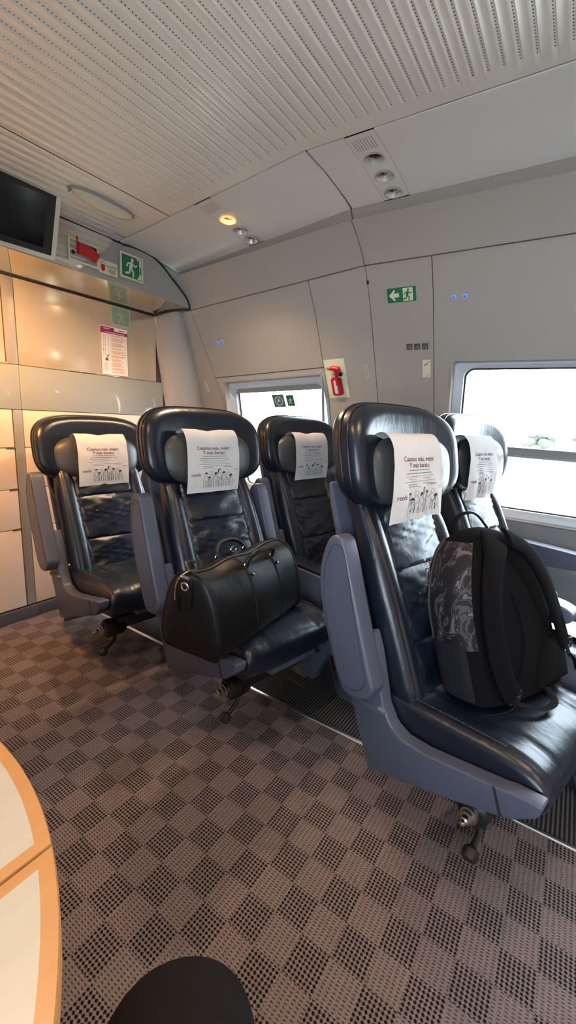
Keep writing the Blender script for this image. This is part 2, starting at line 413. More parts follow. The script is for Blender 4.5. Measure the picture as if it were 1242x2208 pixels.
def patch(name, y0, y1, z0, z1, m, parent, off=0., hole=None, thick=.012, step=.12):
    zs = sorted(set([round(z, 4) for z in lin(z0, z1, max(1, int((z1-z0)/.06)))]+[z for z, _ in PW if z0 < z < z1]+([hole[2], hole[3]] if hole else [])))
    ys = sorted(set([round(y, 4) for y in lin(y0, y1, max(1, int((y1-y0)/step)))]+([1.02] if y0 < 1.02 < y1 else [])+([hole[0], hole[1]] if hole else [])))
    mb = MB(); n = len(ys); k = len(zs)
    vs = [S(y, z, off) for y in ys for z in zs]+[S(y, z, off+thick) for y in ys for z in zs]; fs = []; N = n*k
    inh = lambda i, j: hole and hole[0]-1e-5 <= ys[i] and ys[i+1] <= hole[1]+1e-5 and hole[2]-1e-5 <= zs[j] and zs[j+1] <= hole[3]+1e-5
    cell = {(i, j): not inh(i, j) for i in range(n-1) for j in range(k-1)}
    for (i, j), ok in cell.items():
        if not ok: continue
        a, b, c, d = i*k+j, (i+1)*k+j, (i+1)*k+j+1, i*k+j+1
        fs.append((a, b, c, d)); fs.append((d+N, c+N, b+N, a+N))
        for (di, dj), (p, q) in (((-1, 0), (d, a)), ((1, 0), (b, c)), ((0, -1), (a, b)), ((0, 1), (c, d))):
            if not cell.get((i+di, j+dj), False): fs.append((q, p, p+N, q+N))
    mb.add(vs, fs); return mb.build(name, m, parent, angle=40)

# ---- window wall
YB = -1.55                                                         # behind the camera
W1 = (-1.05, .60, .74, 1.531); W2 = (1.362, 2.115, .64, 1.495)
wallR = struct(patch('wall_right', YB, 2.44, 0, 2.09, M['seam'], None, .016, W1, .03))
# the backing needs the second window too: rebuilt as two pieces joined through the parent
bpy.data.objects.remove(wallR)
wallR = struct(patch('wall_right', 1.021, 2.47, 0, 2.09, M['seam'], None, .016, W2, .03))
patch('backing', YB, 1.021, 0, 2.09, M['seam'], wallR, .016, W1, .03)
ZL = 1.957
g = .0022
patch('window_panel', YB, .694-g, .737, ZL-g, M['wall'], wallR, 0, W1)
patch('wall_panel', .694+g, 1.021-g, .737, ZL-g, M['wall'], wallR)
patch('wall_panel', 1.021+g, 1.338-g, .637, ZL-g, M['wall'], wallR)
patch('cover_panel', 1.338+g, 2.178-g, 1.535, ZL-g, M['wall'], wallR)
patch('window_panel', 1.338+g, 2.178-g, .637, 1.531, M['wall'], wallR, .003, W2)
patch('wall_panel', 2.178+g*.6, 2.47, .637, ZL-g, M['wall'], wallR)
patch('lower_panel', YB, 1.021-g, 0, .733, M['lower'], wallR); patch('lower_panel', 1.021+g, 2.47, 0, .633, M['lower'], wallR)
patch('cornice_panel', YB, 1.021-.0025, ZL+g, 2.091, M['wall'], wallR)
patch('cornice_panel', 1.021+.0025, 2.19, ZL+g, 2.091, M['wall'], wallR)
# black slot in the joint, two narrow latch slots
for Y, z, a, b in ((1.018, 1.893, .006, .008),):
    fr = frS(Y, z); mb = MB(); fr.slab(mb, -a, a, -b, b, -.004, .002); mb.build('joint_clip', M['gap'], wallR)
for Y, z in ((1.07, 1.495), (2.277, 1.475)):
    fr = frS(Y, z); mb = MB(); mb.tube([fr.p(a, b, .001) for a, b in rrect(-.007, .007, -.036, .036, .007, 5)], .0022, 6, closed=True)
    mb.build('latch_slot', M['frame'], wallR)

def window(n, W, G, parent_mat, crossbar=None):
    """W opening in the wall, G glass opening"""
    root = struct(empty('window_%d' % n, S((W[0]+W[1])/2, W[2])))
    loc = root.location
    def ring(y0, y1, z0, z1, r, off): return [S(a, b, off)-loc for a, b in rrect(y0, y1, z0, z1, r, 7)]
    y0, y1, z0, z1 = W
    rec = MB().grid([ring(y0-.004, y1+.004, z0-.004, z1+.004, .012, -.002), ring(y0+.002, y1-.002, z0+.002, z1-.002, .012, -.002), ring(y0+.005, y1-.005, z0+.006, z1-.006, .02, .035)], cu=True)
    rec.build('reveal', M['wall'], root)
    a0, a1, b0, b1 = G
    fr = MB().grid([ring(y0+.003, y1-.003, z0+.004, z1-.004, .02, .034), ring((y0*.55+a0*.45), (y1*.55+a1*.45), (z0*.5+b0*.5), (z1*.5+b1*.5), .05, .036),
                    ring(a0-.012, a1+.012, b0-.012, b1+.012, .055, .042), ring(a0, a1, b0, b1, .05, .055), ring(a0, a1, b0, b1, .05, .085)], cu=True)
    fr.build('frame', M['frame'], root)
    gk = MB().grid([ring(a0, a1, b0, b1, .05, .0840), ring(a0+.007, a1-.007, b0+.007, b1-.007, .045, .0842), ring(a0+.007, a1-.007, b0+.007, b1-.007, .045, .0902)], cu=True)
    gk.build('gasket', M['rubber'], root)
    ys = lin(a0-.01, a1+.01, 6); zs = lin(b0-.01, b1+.01, 14)
    gl = MB().grid([[S(y, z, .088)-loc for z in zs] for y in ys]); gl.build('pane', M['glass'], root)
    if crossbar:
        c0, c1 = crossbar
        cb = MB()
        for q0, q1, o0, o1 in ((c0, c1, .060, .086), (c0+.004, c0+.016, .052, .060), (c1-.006, c1, .054, .060)):
            cb.loft([[S(y, q0, o0)-loc, S(y, q1, o0)-loc, S(y, q1, o1)-loc, S(y, q0, o1)-loc] for y in (a0-.005, a1+.005)])
        cb.build('crossbar', M['bar'], root, bevel=.002)
    return root
window(1, W1, (-.98, .556, .785, 1.506), None, (1.066, 1.118))
w2 = window(2, W2, (1.392, 2.085, .69, 1.450), None)
# blind cassette of the small window
mb = MB(); l2 = w2.location
mb.loft([[S(y, 1.418, .058)-l2, S(y, 1.45, .056)-l2, S(y, 1.45, .086)-l2, S(y, 1.418, .086)-l2] for y in (1.394, 2.083)])
mb.build('blind_cassette', M['bar'], w2, bevel=.004)
# stitched zigzag edging round the small window
ed = Art(); pts = []
def zig(a, b, n, horizontal, fixed, w):
    for i in range(n):
        t0 = a+(b-a)*i/n; t1 = a+(b-a)*(i+1)/n; tm = (t0+t1)/2
        P = [(t0, fixed-w), (tm, fixed+w), (t1, fixed-w)] if horizontal else [(fixed-w, t0), (fixed+w, tm), (fixed-w, t1)]
        ed.stroke(P, .0025, False)
zig(1.352, 2.17, 42, True, 1.513, .011); zig(.95, 1.50, 28, False, 1.350, .007); zig(.66, 1.50, 42, False, 2.142, .012)
ed.onto(lambda a, b: S(a, b, .0015)-l2, 'zigzag_stitching', M['frame'], w2)

# ---- ceiling: perforated corrugated sheet
P = .04
def ceil_rows(y0, y1):
    xs = [-1.05, -.6, 0, .5, 1.0, 1.38, 1.435, 1.447, 1.455, 1.460, 1.463, 1.50, 1.521]
    fade = [1, 1, 1, 1, 1, 1, 1, .97, .8, .45, 0, 0, 0]
    ys = [(y0, 0), (y1, 0)]; y = math.floor((y0+4)/P)*P-4
    while y < y1+P:
        for f in (.0, .25, .30, .325, .35, .375, .40, .45, .5, .55, .60, .625, .65, .675, .70, .75):
            ys.append((y+f*P, 1-sst(.115, .185, abs(f-.5))+.22*sst(.12, .18, abs(f-.5))*(1-sst(.19, .25, abs(f-.5)))*-1))
        y += P
    ys = sorted((a, c) for a, c in ys if y0 <= a <= y1)
    return [[(x, a, 2.169+dz(a, 2)+.0042*c*fd) for x, fd in zip(xs, fade)] for a, c in ys]
ceil = struct(MB().grid(ceil_rows(YB, 1.757)).build('ceiling', M['ceil'], None, angle=60))
MB().grid(ceil_rows(1.762, 2.092)).build('end_ceiling_sheet', M['ceil'], ceil, angle=60)
MB().grid(ceil_rows(2.097, 2.19)).build('end_ceiling_sheet', M['ceil'], ceil, angle=60)
mb = MB(); mb.grid([[(x, y, 2.176+dz(y, 2)) for x in (-1.05, 1.56)] for y in (YB, 1.02, 2.2)])
mb.grid([[(x, y, 2.20+dz(y, 2)) for x in (-1.05, 1.56)] for y in (YB, 1.02, 2.2)]); mb.build('backing', M['gap'], ceil)
mb = MB(); mb.grid([[(x, y, z) for x, z in ((1.45, 2.30), (2.1, 2.24), (2.35, 2.05), (2.56, 1.66))] for y in (YB-.02, 2.5)])
mb.grid([[(x+.01, y, z+.02) for x, z in ((1.45, 2.30), (2.1, 2.24), (2.35, 2.05), (2.56, 1.66))] for y in (YB-.02, 2.5)]); mb.build('leak_cover', M['gap'], ceil)  # unseen cover added to keep outside light from leaking in
# flat side ceiling panels
def cpatch(name, y0, y1, x0, x1, m, parent, off=0., thick=.008):
    xs = sorted(set(lin(x0, x1, 6)+[x for x, _ in PC if x0 < x < x1])); ys = sorted(set(lin(y0, y1, 5)+([1.02] if y0 < 1.02 < y1 else [])))
    mb = MB(); mb.grid([[SC(y, x, off) for x in xs] for y in ys]); mb.grid([[SC(y, x, off+thick) for x in xs] for y in ys])
    r = [(x, y0) for x in xs]+[(x1, y) for y in ys[1:]]+[(x, y1) for x in reversed(xs[:-1])]+[(x0, y) for y in reversed(ys[1:-1])]
    mb.grid([[SC(y, x, off) for x, y in r], [SC(y, x, off+thick) for x, y in r]], cu=True)
    return mb.build(name, m, parent, angle=40)
XE = 1.531
cpatch('side_panel', YB, .752-.0012, XE, 1.925, M['wall2'], ceil); cpatch('side_panel',   .864+.0012, 1.015, XE, 1.925, M['wall2'], ceil)
cpatch('side_panel', 1.025, 1.512-.0012, XE, 1.925, M['wall2'], ceil); cpatch('side_panel', 1.607+.0012, 2.152, XE, 1.925, M['wall2'], ceil)
cpatch('side_backing', YB, 2.2, 1.52, 2.06, M['seam'], ceil, .02)
# downturned lip below the side panels and the deep shadow gap behind it
def cstrip(name, prof, m, y0=YB, y1=2.152, cut=(1.018, 1.024)):
    for a, b in ((y0, cut[0]), (cut[1], y1)):
        ys = lin(a, b, 5)
        mb = MB().loft([[SC(y, 1.9, 0)+Vector((px, 0, pz)) for px, pz in prof] for y in ys]); mb.build(name, m, ceil, angle=30)
b0 = lerp(PC, 1.9)
cstrip('panel_lip', [(.020, -.008), (.028, -.002), (.058, -.040), (.052, -.046)], mat('lip_shade_grey', (.28, .26, .235), .5))  # shade on the down-facing lip is put into this darker colour
cstrip('shadow_gap', [(.07, -.02), (.075, .02), (.09, .02), (.09, -.02)], M['gap'])

# lamp units in the side ceiling
def lamp_unit(Y0, Y1, xs, lit, label):
    root = empty('ceiling_lamp_unit', SC((Y0+Y1)/2, 1.75)); L = root.location
    mb = MB(); ym = (Y0+Y1)/2
    # panel with three round holes: annuli in a strip
    X0, X1 = XE-.003, 1.92
    holes = [(x, ym+.002, r) for x, r in zip(xs, (.036, .036, .036))]
    bounds = [X0+.105]+[(holes[i][0]+holes[i+1][0])/2 for i in range(2)]+[X1]
    mb.grid([[SC(y, x)-L for x in lin(X0, bounds[0], 3)] for y in (Y0, Y1)])
    for i, (hx, hy, hr) in enumerate(holes):
        a, b = bounds[i], bounds[i+1]; out = []; inn = []
        for k in range(48):
            t = 2*PI*k/48; c, s = cos(t), sin(t)
            q = min((b-hx)/c if c > 1e-6 else 9, (a-hx)/c if c < -1e-6 else 9, (Y1-hy)/s if s > 1e-6 else 9, (Y0-hy)/s if s < -1e-6 else 9)
            out.append(SC(hy+q*s, hx+q*c)-L); inn.append(SC(hy+hr*s, hx+hr*c)-L)
        mb.grid([out, inn, [p+Vector((0, 0, .004)) for p in inn]], cu=True)
        for cx, cy in ((a, Y0), (b, Y0), (a, Y1), (b, Y1)):
            j = min(range(48), key=lambda k: (out[k]+L-SC(cy, cx)).length)
            mb.add([SC(cy, cx)-L, out[j], out[(j+1) % 48], out[j-1]], [(0, 1, 2), (0, 3, 1)])
    mb.build('panel', M['wall2'], root, angle=40)
    gr = Art()
    for i in range(9):
        for j in range(8): gr.disc((j-3.5)*.0105, (i-4)*.0075+.0, .0021, 8)
    fr = frC(ym, XE+.055); fr.o = fr.o-L; gr.onto(fr.at(.0008), 'speaker_grille', M['seam'], root)
    for i, (hx, hy, hr) in enumerate(holes):
        c = SC(hy, hx)-L; on = lit and i == 0
        m = M['warmrefl'] if on else M['reflector']
        lp = MB().lathe([(hr+.003, -.0012), (hr+.004, -.0035), (hr-.001, -.004), (hr-.002, 0), (hr-.004, .014), (hr*.72, .034), (.012, .044)], 32, c, (0, 0, 1), False, True)
        s = lp.build('spotlight', m, root, angle=50)
        if on:
            MB().lathe([(.003, -.004), (.012, 0), (.015, .010), (.012, .03)], 16, c+Vector((.006, -.006, .014))).build('bulb', M['bulb'], s)
        else:
            d = Vector((.35, -.25, -1)).normalized()
            MB().lathe([(.009, .0), (.0135, -.012), (.0135, -.016), (.009, -.017)], 18, c+Vector((.002, -.007, .020)), -d).build('lamp_tube', M['black'] if i == 0 else M['chrome'], s)
    return tag(root, label, 'ceiling light', 'spotlight strips in the side ceiling')
lamp_unit(.752, .864, (1.677, 1.783, 1.887), False, 'unlit spotlight strip in grey side ceiling right of the dark panel joint')
lamp_unit(1.512, 1.607, (1.706, 1.797, 1.882), True, 'spotlight strip in side ceiling with one lamp glowing warm orange')

# ------------------------------------------------------------------ end wall
YE = 2.45
we = empty('wall_end', (1.2, YE, 0)); struct(we); E0 = we.location
def wbox(name, x0, x1, z0, z1, m, y0=YE, th=.02, bev=.0015):
    mb = MB().box((x0-E0.x, y0-E0.y, z0), (x1-E0.x, y0+th-E0.y, z1)); return mb.build(name, m, we, bevel=bev)
wbox('backing', -1.2, 2.62, 0, 2.25, M['seam'], YE+.012, .03, 0)
rows = [(.072, .521), (.525, .742), (.746, .962), (.966, 1.160)]
for z0, z1 in rows:
    wbox('cabinet_front', 1.132, 2.03, z0, z1, M['champ2']); wbox('cabinet_front', .30, 1.078, z0, z1, M['champ2']); wbox('cabinet_front', -.6, .296, z0, z1, M['champ2'])
wbox('vertical_strip', 1.084, 1.127, .072, 1.160, M['strip'], YE-.001)
wbox('cabinet_top_panel', 1.132, 2.00, 1.388, 1.800, M['champ']); wbox('cabinet_top_panel', .30, 1.068, 1.388, 1.800, M['champ']); wbox('cabinet_top_panel', -.6, .296, 1.388, 1.8, M['champ'])
wbox('vertical_strip', 1.074, 1.127, 1.388, 1.800, M['strip'], YE-.001)
wbox('glass_band', -.6, 1.1245, 1.163, 1.385, M['band'], YE-.004); wbox('glass_band', 1.1265, 2.055, 1.163, 1.385, M['band'], YE-.004)
for z in (.964, .744, .523, 1.386):
    wbox('brass_clip', 1.035, 1.082, z-.005, z+.005, M['brass'], YE-.004, .01)
for x0, x1 in ((1.40, 1.455), (1.475, 1.55)): wbox('rail_slot', x0, x1, 1.385, 1.390, M['gap'], YE-.005, .01, 0)
wbox('shadow_line', -.6, 1.995, 1.801, 1.810, M['gap'], YE-.006, .01, 0)
bb = MB().box((-.8, 2.425, 0), (1.134, 2.45, .066)); bb.box((1.136, 2.425, 0), (2.2, 2.45, .066)); struct(bb.build('baseboard_end', M['plinth'], None, bevel=.002))
# soffit and header
hd = empty('trim_1', (1.5, 2.15, 1.835)); struct(hd); H0 = hd.location
MB().add([(x-H0.x, y-H0.y, z-H0.z) for x, y, z in ((-.6, 2.152, 1.838), (1.86, 2.152, 1.838), (1.99, 2.449, 1.808), (-.6, 2.449, 1.808))], [(0, 1, 2, 3)]).build('mirror_soffit', M['soffit'], hd)
arch = [(1.545, 2.036), (1.62, 2.044), (1.72, 2.040), (1.80, 2.012), (1.875, 1.965), (1.93, 1.928), (1.984, 1.888), (2.008, 1.858), (2.020, 1.830)]
arch = [(p.x, p.y) for p in catmull([(a, b, 0) for a, b in arch], 5)]
face = [(-.6, 1.836), (1.83, 1.836)]
mb = MB(); top = [(-.6, 2.044)]+arch; bot = [(-.6, 1.836)]+[(min(a, 1.545+(a-1.545)*.62), 1.836) for a, b in arch]
mb.grid([[(a-H0.x, 0, b-H0.z) for a, b in bot], [(a-H0.x, 0, b-H0.z) for a, b in top]])
# curved return from the header into the wall corner
mb.grid([[(a-H0.x, 0, b-H0.z) for a, b in ((1.545+(2.02-1.545)*.62, 1.836), (2.02, 1.83))], [(1.99-H0.x, .299, 1.808-H0.z), (2.10-H0.x, .2, 1.81-H0.z)]])
mb.build('header_face', M['header'], hd, angle=20)
cg = MB(); rws = []
for i in range(61):
    z = 2.035-.197*i/60; xr = 1.485-.20*(i/60)**1.3; d_ = -.003-.008*sst(.2, .8, .5+.5*cos(i/60*2*PI*7))
    rws.append([(-.6-H0.x, d_, z-H0.z), (xr-.03-H0.x, d_, z-H0.z), (xr-H0.x, -.003, z-H0.z), (xr+.002-H0.x, 0, z-H0.z)])
cg.grid(rws).build('corrugated_sheet', mat('corrugated_paint', (.62, .59, .53), .35, metal=.2), hd, angle=60)
MB().tube([(a-H0.x, -.003, b-H0.z) for a, b in arch], .0055, 8).build('gasket', M['rubber'], hd)
MB().tube([(1.54-H0.x, -.003, 2.038-H0.z), (-.6-H0.x, -.003, 2.046-H0.z)], .005, 6).build('gasket', M['rubber'], hd)
MB().tube(catmull([(2.022-H0.x, -.004, 1.828-H0.z), (1.985-H0.x, .06, 1.822-H0.z), (1.96-H0.x, .15, 1.812-H0.z), (1.965-H0.x, .27, 1.800-H0.z)], 5), .008, 8).build('gasket', M['rubber'], hd)
# rounded pillar in the corner
pl = []
for z in lin(0, 1.818, 14):
    t = z/1.818; xl = 2.10-.115*sst(.55, 1, t); Yw = 2.255+.135*cl((1.82-z)/.62); Sx = S(Yw, zbof(Yw, z)).x
    q = []
    cx, cy = xl, 2.45
    P0, P1, P2, P3 = Vector((xl, 2.449)), Vector((xl+.006, 2.365)), Vector((Sx-.09, Yw-.055)), Vector((Sx+.012, Yw))
    for i in range(17):
        s = i/16; v = P0*(1-s)**3+P1*3*s*(1-s)**2+P2*3*s*s*(1-s)+P3*s**3; q.append((v.x, v.y, z))
    pl.append(q)
struct(MB().grid(pl).build('trim_2', M['pillar'], None, angle=60))
pe = MB()
pe.tube([(1.985+ (2.085-1.985)*0, 2.436, 1.80), (2.02, 2.436, 1.62), (2.022, 2.436, 1.60), (2.036, 2.436, 1.595), (2.045, 2.436, 1.53), (2.06, 2.436, 1.515), (2.085, 2.436, 1.15)], .006, 6)
struct(pe.build('trim_3', M['strip'], None))

# ------------------------------------------------------------------ floor, other walls
mb = MB().box((-1.1, YB-.02, -.03), (1.362, 2.47, 0)); floor = struct(mb.build('floor', M['carpet'], None))
MB().box((1.362, YB-.02, -.03), (2.54, 2.47, 0)).build('ribbed_carpet', M['ribbed'], floor)
mb = MB().prism([(1.357, 0), (1.372, 0), (1.372, .0025), (1.366, .004), (1.360, .003)], lambda a, b, w: (a, w, b), YB, 2.425); struct(mb.build('trim_4', M['alu'], None))
# left wall with its windows (behind the camera), and the rear partition
mb = MB(); XL = -1.06
for y0, y1, z0, z1 in ((YB, -1.25, 0, 2.19), (.38, 2.47, 0, 2.19), (-1.25, .38, 0, .78), (-1.25, .38, 1.52, 2.19)):
    mb.box((XL-.05, y0, z0), (XL, y1, z1))
struct(mb.build('wall_left', M['wall']))
mb = MB().box((XL-.04, -1.25, .78), (XL-.035, .38, 1.52)); struct(mb.build('window_3', M['glass']))
mb = MB().box((XL-.05, YB-.04, 0), (2.6, YB-.002, 2.3)); struct(mb.build('wall_rear', M['champ2']))

# ------------------------------------------------------------------ signs and small things on the walls
def rel(fr, root): return Frame(fr.o-Vector(root.location), fr.u, fr.v)
def runner(a, sx, sy, k, mirror=1):
    """pictogram of a running figure; k = height"""
    X = lambda x: sx+x*k*mirror; Y = lambda y: sy+y*k
    a.disc(X(.06), Y(.88), .10*k, 16)
    a.stroke([(X(.02), Y(.68)), (X(-.06), Y(.42))], .20*k)
    a.stroke([(X(.06), Y(.70)), (X(.24), Y(.58)), (X(.36), Y(.66))], .085*k)
    a.stroke([(X(-.02), Y(.72)), (X(-.22), Y(.66)), (X(-.32), Y(.50))], .085*k)
    a.stroke([(X(-.04), Y(.40)), (X(.14), Y(.26)), (X(.10), Y(.02))], .105*k)
    a.stroke([(X(-.08), Y(.40)), (X(-.14), Y(.18)), (X(-.38), Y(.12))], .105*k)
# green exit sign with arrow on the window wall
fr = frS(.849, 1.829); r = empty('exit_sign', fr.o); fr = rel(fr, r)
mb = MB(); fr.slab(mb, -.073, .073, -.034, .034, 0, .003, .005); mb.build('sign_plate', M['green'], r)
a = Art(); a.poly([(-.064, 0), (-.036, .027), (-.030, .020), (-.041, .0095), (-.012, .0095), (-.012, -.0095), (-.041, -.0095), (-.030, -.020), (-.036, -.027)]); a.rect(.008, -.030, .058, .030); a.onto(fr.at(.0034), 'arrow_and_doorway', M['cream'], r)
a = Art(); runner(a, .032, -.027, .055); a.onto(fr.at(.0038), 'running_figure', M['green'], r)
tag(r, 'green sign with left arrow and running figure on grey window wall', 'exit sign')
# exit sign on the header
def hfr(x, z, y=2.1415): return Frame((x, y, z), (1, 0, 0), (0, 0, 1))
fr = hfr(1.592, 1.938); r = empty('exit_sign', fr.o); fr = rel(fr, r)
mb = MB(); fr.slab(mb, -.072, .072, -.062, .062, 0, .004, .002); mb.build('sign_plate', M['cream'], r)
a = Art(); a.poly([(-.062, -.052), (.030, -.052), (.046, -.030), (.046, .040), (.018, .052), (-.062, .052)]); a.onto(fr.at(.0044), 'green_field', M['green'], r)
a = Art()
for p, q in (((.018, .052), (.062, .052)), ((.062, .052), (.062, -.052)), ((.062, -.052), (.030, -.052))): a.stroke([p, q], .003)
a.rect(.049, -.012, .057, .014); a.poly([(.045, -.012), (.053, -.026), (.061, -.012)]); a.onto(fr.at(.0046), 'border_and_arrow', M['green'], r)
a = Art(); runner(a, -.004, -.046, .092); a.onto(fr.at(.0050), 'running_figure', M['cream'], r)
tag(r, 'cream framed green sign of figure running to door, on header above end wall', 'exit sign')
# alarm handle box
fr = hfr(1.318, 1.921); r = empty('alarm_box', fr.o); fr = rel(fr, r)
mb = MB()
for x0, x1, y0, y1 in ((-.078, .078, .042, .050), (-.078, .078, -.050, -.042), (-.078, -.070, -.042, .042), (.070, .078, -.042, .042)): fr.slab(mb, x0, x1, y0, y1, 0, .008)
mb.build('frame', M['cream'], r, bevel=.001)
mb = MB(); fr.slab(mb, -.070, .070, -.042, .042, -.001, .001); mb.build('back_plate', M['pillar'], r)
mb = MB(); fr.slab(mb, -.030, .070, -.004, .040, .001, .003); mb.build('recess', M['gap'], r)
mb = MB(); mb.lathe([(.009, 0), (.009, .003)], 18, fr.p(-.052, -.010, .001), fr.n); mb.build('keyhole', M['gap'], r)
mb = MB(); mb.tube(catmull([fr.p(-.030, .012, .012), fr.p(-.005, .010, .020), fr.p(.03, .004, .020), fr.p(.064, -.006, .012)], 5), [.010]+[.017]*13+[.017, .010], 12, flat=1.5); mb.slab if False else None
hdl = mb.build('pull_handle', M['red'], r)
mb = MB(); fr.slab(mb, -.036, -.030, -.012, .062, .004, .012); mb.build('seal_tab', M['red'], hdl)
tag(r, 'red emergency brake handle in a cream framed box beside the screen', 'alarm handle')
fr = hfr(1.452, 1.893); r = empty('alarm_label', fr.o); fr = rel(fr, r)
mb = MB(); fr.slab(mb, -.053, .053, -.030, .032, 0, .002, .004); mb.build('plate', M['cream'], r)
a = Art(); a.disc(-.031, -.004, .012, 16, .017); a.ring(-.031, .012, .011, .014); a.onto(fr.at(.0024), 'handle_drawing', M['red'], r)
a = Art(); a.text('ALARMA', .019, .004, .0165, sx=.95, fat=0)
for i, (y, w) in enumerate(((-.003, .022), (-.009, .018), (-.015, .024), (-.021, .012))): a.rect(.020-w, y-.0012, .020+w, y+.0012)
a.onto(fr.at(.0024), 'lettering', M['ink'], r)
tag(r, 'small cream ALARMA label with red drawing right of the brake handle', 'label')
# notice on the end wall
fr = Frame((1.686, YE-.003, 1.533), (1, 0, 0), (0, 0, 1)); fr = Frame(fr.o, (1, 0, .012), (-.012, 0, 1))
r = empty('notice', fr.o); fr = rel(fr, r)
mb = MB(); fr.slab(mb, -.092, .092, -.140, .140, 0, .0015); mb.build('sheet', M['white'], r)
a = Art(); a.rect(-.092, .100, .092, .118); a.rect(-.092, .118, .0, .136)
a.rect(-.092, -.140, -.0895, .118); a.rect(.0895, -.140, .092, .118); a.rect(-.092, -.140, .092, -.137)
a.onto(fr.at(.0018), 'magenta_header', M['magenta'], r)
a = Art(); y = .092; random.seed(11)
for blk in (2, 4, 5, 2, 4, 3, 3, 5, 3, 2):
    for k in range(blk):
        a.rect(-.022, y-.0011, -.022+random.uniform(.06, .102), y+.0011); y -= .0052
    y -= .0052
    if y < -.128: break
a.onto(fr.at(.0018), 'red_text', M['redink'], r)
a = Art()
for x in (-.075, -.062, -.040): a.rect(x-.0006, -.03, x+.0006, .088)
for k in range(9): a.rect(-.076, .085-k*.013, -.060, .086-k*.013)
a.disc(-.048, -.028, .006); a.rect(-.066, -.056, -.044, -.044); a.disc(-.055, -.042, .006); a.rect(-.030, -.130, -.0292, .092)
for k in range(8): a.rect(-.076, -.07-k*.0062, -.05, -.0685-k*.0062)
a.rect(-.078, .002, -.072, .008)
a.onto(fr.at(.0018), 'diagram', M['greyink'], r)
a = Art(); a.rect(-.07, .1245, -.03, .1285); a.rect(-.06, .1055, .07, .1085); a.onto(fr.at(.0021), 'header_lettering', M['white'], r)
a = Art(); a.rect(.035, .124, .07, .128); a.onto(fr.at(.0021), 'logo_lettering', M['purple'], r)
tag(r, 'white safety notice with magenta header and red text on end wall', 'notice')
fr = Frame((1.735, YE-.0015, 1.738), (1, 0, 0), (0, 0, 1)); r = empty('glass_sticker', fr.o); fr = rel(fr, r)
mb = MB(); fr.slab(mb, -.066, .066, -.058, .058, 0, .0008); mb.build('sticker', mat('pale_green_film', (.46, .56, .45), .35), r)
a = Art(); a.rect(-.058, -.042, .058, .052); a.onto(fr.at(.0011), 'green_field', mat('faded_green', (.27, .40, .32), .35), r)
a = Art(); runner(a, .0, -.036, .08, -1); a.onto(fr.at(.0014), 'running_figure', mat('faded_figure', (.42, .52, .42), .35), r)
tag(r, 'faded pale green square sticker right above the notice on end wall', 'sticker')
# television
r = empty('television', (.76, 2.02, 1.82)); t = Frame((0, .03, .125), (1, 0, .03), (0, -.38, 1)); TW = .392
mb = MB(); t.slab(mb, -TW, TW, -.135, .135, -.035, 0, .012); mb.build('bezel', M['bezel'], r, bevel=.003)
mb = MB(); t.slab(mb, -TW+.022, TW-.022, -.118, .122, -.002, .0012, .002); sc_ = mb.build('surround', M['black'], r)
mb = MB(); t.slab(mb, -TW+.06, TW-.06, -.095, .100, 0, .0018); mb.build('screen', M['screen'], sc_)
mb = MB(); t.slab(mb, -.08, .08, .05, .17, -.055, -.03); mb.build('mount', M['black'], r)
tag(r, 'black flat screen in silver bezel hung from ceiling at end', 'screen')
# emergency lamp on the ceiling
r = empty('ceiling_lamp', (1.27, 1.892, 2.072))
zc = 0.0
rg = []
for i in range(17):
    u = -1+2*i/16; w = .034*(1-abs(u)**3.2)**.6+.0008; x = .148*u
    rg.append([(x, w*cos(PI*j/10), -.004-w*.95*sin(PI*j/10)) for j in range(11)])
mb = MB().grid(rg); mb.build('diffuser', M['diff'], r)
mb = MB().prism([(.155*cos(2*PI*i/36), .043*sin(2*PI*i/36)) for i in range(36)], lambda a, b, h: (a, b, h), -.006, .004); mb.build('rim', M['bar'], r)
mb = MB(); mb.tube([(-.150, -.012, -.003), (-.150, -.012, -.016), (-.150, .012, -.016), (-.150, .012, -.003)], .0035, 8); mb.build('clip', M['steel'], r)
tag(r, 'long oval cream lamp cover under perforated ceiling beside the screen', 'ceiling lamp')
# emergency hammer
fr = frS(1.265, 1.463); r = empty('emergency_hammer', fr.o); fr = rel(fr, r)
mb = MB(); fr.slab(mb, -.066, .066, -.118, .118, 0, .0015, .003); mb.build('backing_plate', M['cream'], r)
mb = MB(); fr.slab(mb, -.034, .034, -.098, .010, .0015, .016, .012); hol = mb.build('holder', M['red'], r, bevel=.003)
mb = MB(); fr.slab(mb, -.016, .004, -.085, -.004, .016, .0175); mb.build('white_scale', M['white'], hol)
a = Art()
for k in range(9): a.rect(-.006 if k % 2 else -.010, -.080+k*.009, .004, -.0785+k*.009)
a.onto(fr.at(.018), 'scale_marks', M['ink'], hol)
mb = MB(); mb.tube([fr.p(.012, -.03, .020), fr.p(.010, .03, .022), fr.p(.012, .068, .022)], [.012, .010, .012], 12); mb.build('handle', M['red'], r)
mb = MB(); mb.tube([fr.p(-.022, .072, .022), fr.p(.0, .071, .022), fr.p(.030, .064, .022), fr.p(.036, .050, .022)], [.011, .014, .016, .012], 14); hh = mb.build('head', M['red'], r)
mb = MB(); mb.lathe([(.010, 0), (.0105, .012), (.006, .022), (.001, .028)], 14, fr.p(-.022, .072, .022), fr.p(-1, .03, 0)-fr.p(0, 0, 0)); mb.build('metal_tip', M['chrome'], hh)
mb = MB(); mb.lathe([(.013, 0), (.013, .008)], 14, fr.p(.034, .030, .008), fr.n); mb.build('retaining_knob', M['black'], r)
mb = MB(); mb.tube([fr.p(-.018, .034, .012), fr.p(.004, .032, .02)], .002, 6); mb.build('seal_wire', M['red'], r)
tag(r, 'red window breaking hammer on cream plate between the two windows', 'hammer')
